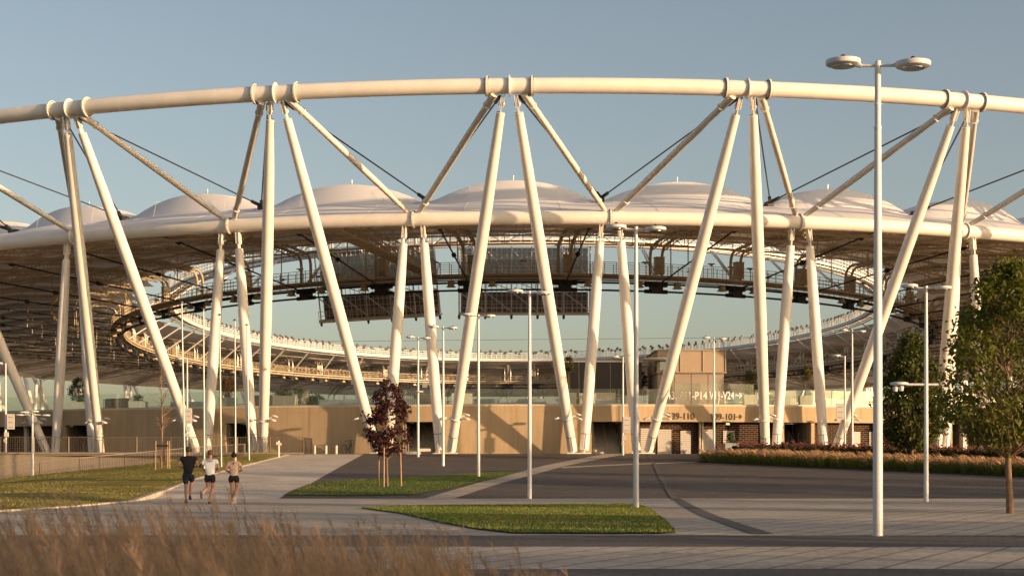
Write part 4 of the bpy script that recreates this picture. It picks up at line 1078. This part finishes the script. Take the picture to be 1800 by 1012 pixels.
tree('terrace_tree', on_deck(1125, 14), 'small round topped tree between the pavilion and the tower', 3.4, 2.0, egg(.5, .4), 'olive', 26, 26, .14, .04, 'bark', 'terrace plants', 61, spread=.22)
for i, (px_, lab) in enumerate(((492, 'green tree left of the pale planter seen under the roof'), (528, 'widest green tree behind the pale planter under the roof'), (556, 'low green tree at the right end of the trio under the roof'))):
    p = on_deck(px_, 17); tree('terrace_tree', p, lab, [2.0, 2.1, 1.5][i], .3, egg([.9, 1.6, .8][i], .4), 'conif', 40, 26, .2, .05, 'bark', 'terrace plants', 70 + i, spread=.4)

# plaza trees beyond the right picture edge: they throw the long bands of shade over the paving, islands and lawn
for i, (x, y, h, r_, lab) in enumerate((
        (17, -4, 5.5, 2.0, 'first'), (22, -2.5, 6, 2.2, 'second'), (19, 4.5, 5, 1.6, 'third'), (30, 3, 6.5, 2.4, 'fourth'), (27, 12, 5.5, 1.7, 'fifth'), (36, 17, 7, 2.2, 'sixth'),
        (44, 9, 8, 2.6, 'seventh'), (40, 27, 6.5, 1.8, 'eighth'), (52, 33, 9, 2.4, 'ninth'), (62, 24, 11, 3.0, 'tenth'), (58, 42, 9, 2.2, 'eleventh'), (75, 36, 13, 3.2, 'twelfth'), (70, 47, 11, 2.4, 'thirteenth'))):
    tree('plaza_tree', Vector((x, y, 0)), 'plaza tree outside the right of the picture, ' + lab + ' outward from the camera', h, h * .22, egg(r_, .4), 'green', int(34 + 9 * r_ * r_), 34, .3, .09, 'bark', 'plaza trees', 100 + i, spread=.26 * r_)

# ---------------------------------------------------------------- planted beds
def blade(mb, base, tip, w_, bend, n=4, mi=0, side=None):
    d = tip - base; s_ = side or Vector((random.uniform(-1, 1), random.uniform(-1, 1), 0)).normalized(); vs = []
    for i in range(n + 1):
        q = i / n; c = base + d * q + bend * (q * q); ww = w_ * (1 - q) ** .6 + w_ * .08; vs += [c - s_ * ww, c + s_ * ww]
    mb.add(vs, [(2 * i, 2 * i + 1, 2 * i + 3, 2 * i + 2) for i in range(n)], mi)
gm = [leaf_mat('grass_green', (.10, .14, .02), (.20, .21, .04), .4), leaf_mat('grass_plume', (.46, .28, .14), (.62, .42, .24), .4)]
mb = MB(); rnd = random.Random(5)
fa = G(1226, 812); fb = G(1800, 838); fc = fb + (fb - fa) * .35
drape('planting_bed', [(fa.x, fa.y), (fc.x, fc.y), (fc.x + 4, fc.y + 26), (fa.x + 7, fa.y + 14), (fa.x - 1.0, fa.y + 4)], M['soil'], .03)
d = fc - fa; L = Vector((d.x, d.y, 0)).length; nn = int(L / .42)
inn = Vector((-d.y, d.x, 0)).normalized()
if inn.y < 0: inn = -inn
for i in range(nn):
    for row in range(7):
        wv = row * .55
        q = fa + d * ((i + rnd.uniform(-.3, .3)) / nn) + inn * (wv + .25 + rnd.uniform(-.15, .15)); q.z = ground_z(q.y) + .02
        if row > 4 and i < 3: continue
        hc = rnd.uniform(.6, .88)
        for b_ in range(34):
            a = rnd.random() * 6.28; r_ = rnd.random() * .14; p0 = q + Vector((math.cos(a) * r_, math.sin(a) * r_, 0)); out = Vector((math.cos(a), math.sin(a), 0)) * rnd.uniform(.05, .3)
            h = hc * rnd.uniform(.6, 1.02); blade(mb, p0, p0 + Vector((0, 0, h)) + out * .3, .012, out + Vector((-.12, 0, -.06)), 3, 0)
        for b_ in range(24):
            a = rnd.random() * 6.28; out = Vector((math.cos(a), math.sin(a), 0)) * rnd.uniform(.05, .22); h = hc * rnd.uniform(.55, .85)
            p0 = q + out * .6 + Vector((0, 0, h)); blade(mb, p0, p0 + Vector((-.05, 0, rnd.uniform(.15, .32))), .028, out * .6 + Vector((-.18, 0, -.08)), 3, 1)
o = mb.build('ornamental_grass', gm); tag(o, 'band of feathery tan tipped ornamental grass along the bed edge', 'grass', kind='stuff')
mb = MB(); fm = [leaf_mat('flower_leaf', (.022, .035, .010), (.05, .06, .018), .2), leaf_mat('flower_head', (.20, .05, .06), (.40, .12, .12), .3)]
ga = P(1305, 802, 104); gb = P(1830, 812, 93); dd = gb - ga
for i in range(5200):
    q = ga + dd * rnd.random() + Vector((0, rnd.uniform(0, 5), 0)); q.z = ground_z(q.y) + .03; h = rnd.uniform(.45, .95) + .15 * noise.noise(q * .6)
    for l in range(3):
        p0 = q + Vector((rnd.gauss(0, .1), rnd.gauss(0, .1), h * rnd.uniform(.2, .95))); n_ = Vector((rnd.gauss(0, 1), rnd.gauss(0, 1), rnd.gauss(0, 1))).normalized(); u_ = n_.orthogonal() * .09; v_ = n_.cross(u_)
        mb.add([p0 - u_, p0 - v_, p0 + u_, p0 + v_], [(0, 1, 2, 3)], 0)
    if rnd.random() < .32:
        p0 = q + Vector((0, 0, h + .05)); mb.lathe([(.045, 0), (.065, .03), (.03, .05)], p0, 5, mi=1)
o = mb.build('flower_bed', fm); tag(o, 'dark leafy bed dotted with dusky red flower heads', 'flowers', kind='stuff')

# short turf on the islands
def inside(p, poly):
    c = False; n = len(poly)
    for i in range(n):
        a, b = poly[i], poly[(i + 1) % n]
        if (a[1] > p[1]) != (b[1] > p[1]) and p[0] < (b[0] - a[0]) * (p[1] - a[1]) / (b[1] - a[1]) + a[0]: c = not c
    return c
tm = [leaf_mat('turf_green', (.09, .15, .02), (.18, .235, .04), .4), leaf_mat('turf_straw', (.26, .22, .06), (.40, .30, .10), .35)]
for poly, dens, lab in ((pp(*isl1), 60, 'short green turf on the middle island'), (pp(*isl2), 170, 'short green turf on the near island')):
    mb = MB(); x0, x1 = min(p[0] for p in poly), max(p[0] for p in poly); y0, y1 = min(p[1] for p in poly), max(p[1] for p in poly)
    for i in range(int((x1 - x0) * (y1 - y0) * dens)):
        q = (rnd.uniform(x0, x1), rnd.uniform(y0, y1))
        if not inside(q, poly): continue
        b0 = Vector((q[0], q[1], ground_z(q[1]) + .02)); h = rnd.uniform(.025, .06); n1 = noise.noise(b0 * .35)
        tp = b0 + Vector((rnd.uniform(-.03, .03), rnd.uniform(-.03, .03), h)); s_ = Vector((rnd.uniform(.3, 1), rnd.uniform(-1, 1), 0)).normalized() * .012
        mb.add([b0 - s_, b0 + s_, tp], [(0, 1, 2)], 1 if rnd.random() < .22 + n1 * .5 else 0)
    o = mb.build('turf', tm); tag(o, lab, 'grass', kind='stuff')
mb = MB()
for i in range(34000):
    ii = rnd.randrange(8, 59); t_ = rnd.random() ** 1.3; p0 = A_[ii].lerp(B_[ii], t_).lerp(A_[ii - 1].lerp(B_[ii - 1], t_), rnd.random()); h = rnd.uniform(.02, .045)
    s_ = Vector((rnd.uniform(.3, 1), rnd.uniform(-1, 1), 0)).normalized() * .014; tp = p0 + Vector((rnd.uniform(-.03, .03), 0, h)); mb.add([p0 - s_, p0 + s_, tp], [(0, 1, 2)], 1 if rnd.random() < .62 + .8 * noise.noise(Vector((p0.x * .1, p0.y * .5, 0))) else 0)  # straw and green blades in bands, painting sunlit and shaded stripes
o = mb.build('turf', tm); tag(o, 'turf with sun and shade bands in its colour on the sloping left lawn', 'grass', kind='stuff')

# ---------------------------------------------------------------- foreground feather grass
fgm = [leaf_mat('fore_leaf', (.07, .075, .02), (.14, .12, .04), .35), leaf_mat('fore_stem', (.13, .085, .05), (.30, .20, .12), .3), leaf_mat('fore_plume', (.34, .22, .135), (.58, .42, .27), .5)]
mb = MB(); rnd = random.Random(11)
def hprof(px):   # envelope of tip rows in picture terms, gives clump height
    if px < 450: return 1.07
    if px < 850: return lerp(1.0, .88, (px - 450) / 400)
    return lerp(.78, .62, (px - 850) / 200)
for i in range(5600):
    Yv = rnd.uniform(4.6, 11.5); px_ = rnd.uniform(-90, 1030)
    if px_ > 860 and rnd.random() < .84: continue
    x = (px_ - PX0) / F * Yv; cl = .5 + .5 * noise.noise(Vector((x * 1.7, Yv * .8, 3)))
    if rnd.random() > .35 + cl * .8: continue
    H_ = (.50 + .36 * cl) * hprof(px_) * (rnd.uniform(.5, .86) if rnd.random() < .85 else rnd.uniform(.9, 1.12)) * 1.10; b0 = Vector((x, Yv, -.02)); lean = Vector((-rnd.uniform(.06, .34), rnd.uniform(-.08, .08), 0)) * H_
    side = Vector((1, rnd.uniform(-.5, .5), 0)).normalized()
    blade(mb, b0, b0 + Vector((0, 0, H_)), .0026, lean, 6, 1, side)
    pl = rnd.uniform(.18, .32)
    for s in range(26):   # feathery head of long fine awns
        q = 1 - pl * rnd.random(); c = b0 + Vector((0, 0, H_)) * q + lean * q * q
        dv = Vector((rnd.uniform(-.075, .03), rnd.uniform(-.03, .03), rnd.uniform(.02, .085))); mb.add([c - side * .0019, c + side * .0019, c + dv], [(0, 1, 2)], 2)
    for s in range(6):
        h = H_ * rnd.uniform(.3, .8); bb = b0 + Vector((rnd.uniform(-.06, .06), rnd.uniform(-.06, .06), 0)); blade(mb, bb, bb + Vector((0, 0, h)), .0055, Vector((rnd.uniform(-.22, .12), rnd.uniform(-.1, .1), -.05)), 4, 0)
o = mb.build('feather_grass', fgm); tag(o, 'tall blurred feather grass across the lower left foreground', 'grass', kind='stuff')
#@@PEOPLE
# ---------------------------------------------------------------- joggers
SK = mat('skin', (.46, .25, .17), .5, spec=.4)
def skin_mesh(name, joints, edges, m, par, sub_=2, extra=None):
    me = bpy.data.meshes.new(name); keys = list(joints); idx = {k: i for i, k in enumerate(keys)}
    me.from_pydata([joints[k][0] for k in keys], [(idx[a], idx[b]) for a, b in edges], []); me.update()
    o = bpy.data.objects.new(name, me); COL.objects.link(o); mo = o.modifiers.new('s', 'SKIN'); mo.use_smooth_shade = True
    if not me.skin_vertices: me.skin_vertices.new() if hasattr(me.skin_vertices, 'new') else None
    for i, k in enumerate(keys):
        r = joints[k][1]; me.skin_vertices[0].data[i].radius = r if isinstance(r, tuple) else (r, r)
        me.skin_vertices[0].data[i].use_root = (i == 0)
    ms = o.modifiers.new('b', 'SUBSURF'); ms.levels = sub_; ms.render_levels = sub_
    dg = bpy.context.evaluated_depsgraph_get(); nm = bpy.data.meshes.new_from_object(o.evaluated_get(dg)); bpy.data.objects.remove(o)
    if extra and extra.v:
        v0 = [tuple(v.co) for v in nm.vertices]; f0 = [tuple(p.vertices) for p in nm.polygons]; k = len(v0)
        nm2 = bpy.data.meshes.new(name); nm2.from_pydata(v0 + extra.v, [], f0 + [tuple(i + k for i in f) for f in extra.f]); nm2.update(); nm = nm2
    nm.materials.clear(); nm.materials.append(m); nm.polygons.foreach_set('use_smooth', [True] * len(nm.polygons))
    no = bpy.data.objects.new(name, nm); COL.objects.link(no)
    if par is not None: no.parent = par
    return no
def jogger(loc, H, label, shirt, shorts, pose, female=False, hairm=None, shoe=None, sleeve=.55, crop=False, rz=0):
    s = H / 1.80; e = empty('person', loc, label, 'person', 'joggers on the ramp path', rz); V = lambda x, y, z: Vector((x * s, y * s, z * s))
    sw = .205 if not female else .178; hw = .095 if not female else .10
    J = {}
    J['pel'] = (V(0, 0, .98), (.135 * s, .10 * s)); J['wst'] = (V(0, .02, 1.13), (.125 * s, .09 * s) if not female else (.115 * s, .085 * s)); J['chs'] = (V(0, .05, 1.315), (.175 * s, .115 * s) if not female else (.15 * s, .108 * s))
    J['nkb'] = (V(0, .06, 1.475), (.075 * s, .062 * s)); J['nck'] = (V(0, .065, 1.56), .052 * s); J['hd1'] = (V(0, .085, 1.64), (.072 * s, .085 * s)); J['hd2'] = (V(0, .085, 1.72), (.078 * s, .092 * s)); J['hd3'] = (V(0, .08, 1.785), (.05 * s, .06 * s))
    ed = [('pel', 'wst'), ('wst', 'chs'), ('chs', 'nkb'), ('nkb', 'nck'), ('nck', 'hd1'), ('hd1', 'hd2'), ('hd2', 'hd3')]
    fing = MB()
    for sd_, nm in ((-1, 'l'), (1, 'r')):
        A = pose['arm' + nm]
        J['sh' + nm] = (V(sw * sd_, .05, 1.415), .060 * s); J['el' + nm] = (V(*A[0]), .043 * s); J['wr' + nm] = (V(*A[1]), .029 * s); dirh = (V(*A[1]) - V(*A[0])).normalized(); hp = V(*A[1]) + dirh * .075 * s; J['ha' + nm] = (hp, .034 * s)
        ed += [('chs', 'sh' + nm), ('sh' + nm, 'el' + nm), ('el' + nm, 'wr' + nm), ('wr' + nm, 'ha' + nm)]
        u = dirh.orthogonal().normalized(); v = dirh.cross(u)
        for q in range(4):
            b0 = hp + u * (q - 1.5) * .018 * s; ln = (.07, .078, .074, .058)[q] * s; fing.tube([b0, b0 + dirh * ln * .5, b0 + dirh * ln * .7 - v * ln * .35 * sd_, b0 + dirh * ln * .45 - v * ln * .6 * sd_], [.009 * s] * 3 + [.007 * s], 6)
        tb = hp - dirh * .03 * s - u * .03 * s; fing.tube([tb, tb - u * .022 * s + dirh * .03 * s, tb - u * .02 * s + dirh * .055 * s], [.011 * s, .010 * s, .008 * s], 6)
        Lg = pose['leg' + nm]
        J['hp' + nm] = (V(hw * sd_, 0, .92), .094 * s); J['kn' + nm] = (V(*Lg[0]), .062 * s); J['cf' + nm] = (V(*Lg[0]).lerp(V(*Lg[1]), .35) + V(0, -.015, 0), .066 * s); J['an' + nm] = (V(*Lg[1]), .036 * s)
        ed += [('pel', 'hp' + nm), ('hp' + nm, 'kn' + nm), ('kn' + nm, 'cf' + nm), ('cf' + nm, 'an' + nm)]
    for sd_ in (-1, 1): fing.lathe([(.008 * s, -.012), (.02 * s, 0), (.008 * s, .012)], V(.085 * sd_, .08, 1.70), 8, (Vector((0, 1, 0)), Vector((0, 0, 1)), Vector((1, 0, 0))))
    fc = V(0, .172, 1.69); fing.tube([fc + V(0, -.01, .03), fc + V(0, .022, -.01), fc + V(0, 0, -.02)], [.01 * s, .014 * s, .008 * s], 6)
    JB = dict(J)
    for k_, f_ in (('pel', .66), ('wst', .66), ('chs', .72), ('shl', .86), ('shr', .86)):
        r_ = J[k_][1]; r_ = r_ if isinstance(r_, tuple) else (r_, r_); JB[k_] = (J[k_][0], (r_[0] * f_, r_[1] * f_))
    body = skin_mesh('body', JB, ed, SK, e, 2, fing)
    # shirt
    S = {k: (J[k][0], tuple(q + .024 * s for q in (J[k][1] if isinstance(J[k][1], tuple) else (J[k][1],) * 2))) for k in ('wst', 'chs', 'shl', 'shr')}
    S['hem'] = (V(0, 0, .90), (.172 * s, .135 * s)); S['nk'] = (V(0, .058, 1.475), (.095 * s, .075 * s)); S['nk2'] = (V(0, .06, 1.515), .062 * s); se = [('wst', 'hem'), ('wst', 'chs'), ('chs', 'nk'), ('nk', 'nk2'), ('chs', 'shl'), ('chs', 'shr')]
    for nm in 'lr': p = J['sh' + nm][0].lerp(J['el' + nm][0], sleeve); S['sl' + nm] = (p, .074 * s); se.append(('sh' + nm, 'sl' + nm))
    sh = skin_mesh('shirt', S, se, shirt, e, 2)
    # shorts
    K = {'top': (V(0, 0, 1.06), (.135 * s, .105 * s)), 'pel': (V(0, -.005, .96), (.158 * s, .122 * s))}; ke = [('top', 'pel')]; ln = pose.get('short', .62)
    for nm in 'lr':
        K['hp' + nm] = (J['hp' + nm][0] - V(0, 0, .06), .112 * s); p = J['hp' + nm][0].lerp(J['kn' + nm][0], ln * .5); q = J['hp' + nm][0].lerp(J['kn' + nm][0], ln); K['m' + nm] = (p, .104 * s); K['q' + nm] = (q, .095 * s if not female else .085 * s); ke += [('pel', 'hp' + nm), ('hp' + nm, 'm' + nm), ('m' + nm, 'q' + nm)]
    skin_mesh('shorts', K, ke, shorts, e, 2)
    # shoes, each with the foot direction given
    for nm in 'lr':
        an = J['an' + nm][0]; fd = Vector(pose['leg' + nm][2]).normalized(); dn = Vector(pose['leg' + nm][3]).normalized()
        h0 = an + dn * .045 * s - fd * .05 * s; Q = {'a': (an + dn * .01, .042 * s), 'h': (h0, .04 * s), 'm': (an + dn * .055 * s + fd * .07 * s, .042 * s), 't': (an + dn * .06 * s + fd * .17 * s, .034 * s)}
        skin_mesh('shoe', Q, [('a', 'h'), ('a', 'm'), ('m', 't')], shoe, e, 2)
        so_ = MB(); c = an + dn * .09 * s + fd * .055 * s; so_.lathe([(.13 * s, -.012 * s), (.135 * s, 0), (.12 * s, .012 * s)], an + dn * .085 * s + fd * .05 * s, 16, (fd, fd.cross(dn).normalized() * .34, dn)); so_.build('sole', M['slat'] if pose.get('solew') else M['seam'], e)
    # hair
    hb = MB(); c = V(0, .058, 1.69); vs = []; n1, n2 = 14, 9
    prof = []
    for i in range(n2 + 1):
        a = math.pi * .5 - i * (math.pi * .70) / n2; prof.append((.098 * s * math.cos(a) + .001, .104 * s * math.sin(a)))
    hb.lathe(prof[::-1], c, n1, (Vector((1, 0, 0)), Vector((0, 1.12, .12)), Vector((0, -.08, 1))))
    if female: hb.lathe([(.01, -.04 * s), (.04 * s, -.02 * s), (.045 * s, .01 * s), (.02 * s, .04 * s)], V(0, -.035, 1.775), 12); hb.tube([V(0, -.03, 1.74), V(0, -.05, 1.69), V(0, -.03, 1.64)], [.035 * s, .03 * s, .012 * s], 8)
    hb.build('hair', hairm, e, True)
    return e, s, J
blk = mat('black_cloth', (.012, .012, .014), .85); navy = mat('navy_cloth', (.018, .022, .032), .8); wht = mat('white_cloth', (.86, .87, .90), .85); tan = mat('peach_cloth', (.62, .44, .33), .85)
hair1 = mat('brown_hair', (.06, .03, .018), .7); hair2 = mat('auburn_hair', (.10, .045, .02), .7); hair3 = mat('dark_hair', (.02, .010, .009), .6)
shb = mat('black_shoe', (.02, .02, .022), .6); shg = mat('grey_shoe', (.10, .095, .085), .7); shw = mat('white_shoe', (.6, .58, .54), .7)
ARM = dict(arml=((-.30, -.06, 1.20), (-.21, .16, 1.14)), armr=((.30, -.06, 1.20), (.21, .16, 1.16)))
loc = G(331, 885)
jogger(loc, 1.84, 'jogger in black t-shirt and long navy shorts, leftmost of the three', blk, navy, dict(ARM, legl=((-.07, .04, .53), (-.06, -.04, .12), (0, .75, -.66), (0, -.66, -.75)), legr=((.06, .30, .66), (.04, .10, .26), (0, .95, -.3), (0, -.3, -.95)), short=.84), hairm=hair1, shoe=shg, rz=R(2))
loc = G(369, 886)
e2, s2, J2 = jogger(loc, 1.72, 'jogger in white printed t-shirt and black shorts, middle of the three', wht, blk, dict(ARM, legl=((-.08, .10, .56), (-.20, -.30, .36), (.1, -.10, -.99), (-.1, -.99, .1)), legr=((.07, .10, .53), (-.02, -.02, .10), (.15, 1, 0), (0, 0, -1)), short=.56), hairm=hair2, shoe=shb, rz=R(-3))
mb = MB()
for z, w_ in ((1.40, .25), (1.345, .20)):
    n = 9
    for i in range(n):
        x = -w_ / 2 + w_ * (i + .5) / n; mb.box((x, -.082 - .012 * (1 - (x / .14) ** 2), z + .003 * (i % 3)), (w_ / n * .8, .01, .022))
mb.build('chest_print', M['ink'], e2)
mb = MB(); p = J2['shl'][0].lerp(J2['ell'][0], .78); dv = (J2['ell'][0] - J2['shl'][0]).normalized(); mb.tube([p - dv * .05, p + dv * .05], .066, 12); mb.build('arm_band', M['rubber'], e2, True)
loc = G(411, 886)
e3, s3, J3 = jogger(loc, 1.64, 'jogger in peach t-shirt with hair tied up, rightmost of the three', tan, blk, dict(ARM, legl=((-.06, .05, .54), (-.04, -.02, .10), (0, 1, 0), (0, 0, -1)), legr=((.09, .08, .55), (.075, -.22, .20), (0, -.05, -1), (0, -1, .05)), short=.50, solew=True), True, hair3, shw, rz=R(2))
mb = MB(); mb.lathe([(.002, -.06), (.022, 0), (.002, .06)], (0, -.066, 1.29), 10, (Vector((1, 0, 0)), Vector((0, .3, 0)), Vector((0, 0, 1)))); mb.build('shirt_keyhole', M['ink'], e3)
mb = MB(); mb.box((0, -.098, 1.09), (.2, .006, .012)); mb.build('shirt_seam', M['wood'], e3)
clean()
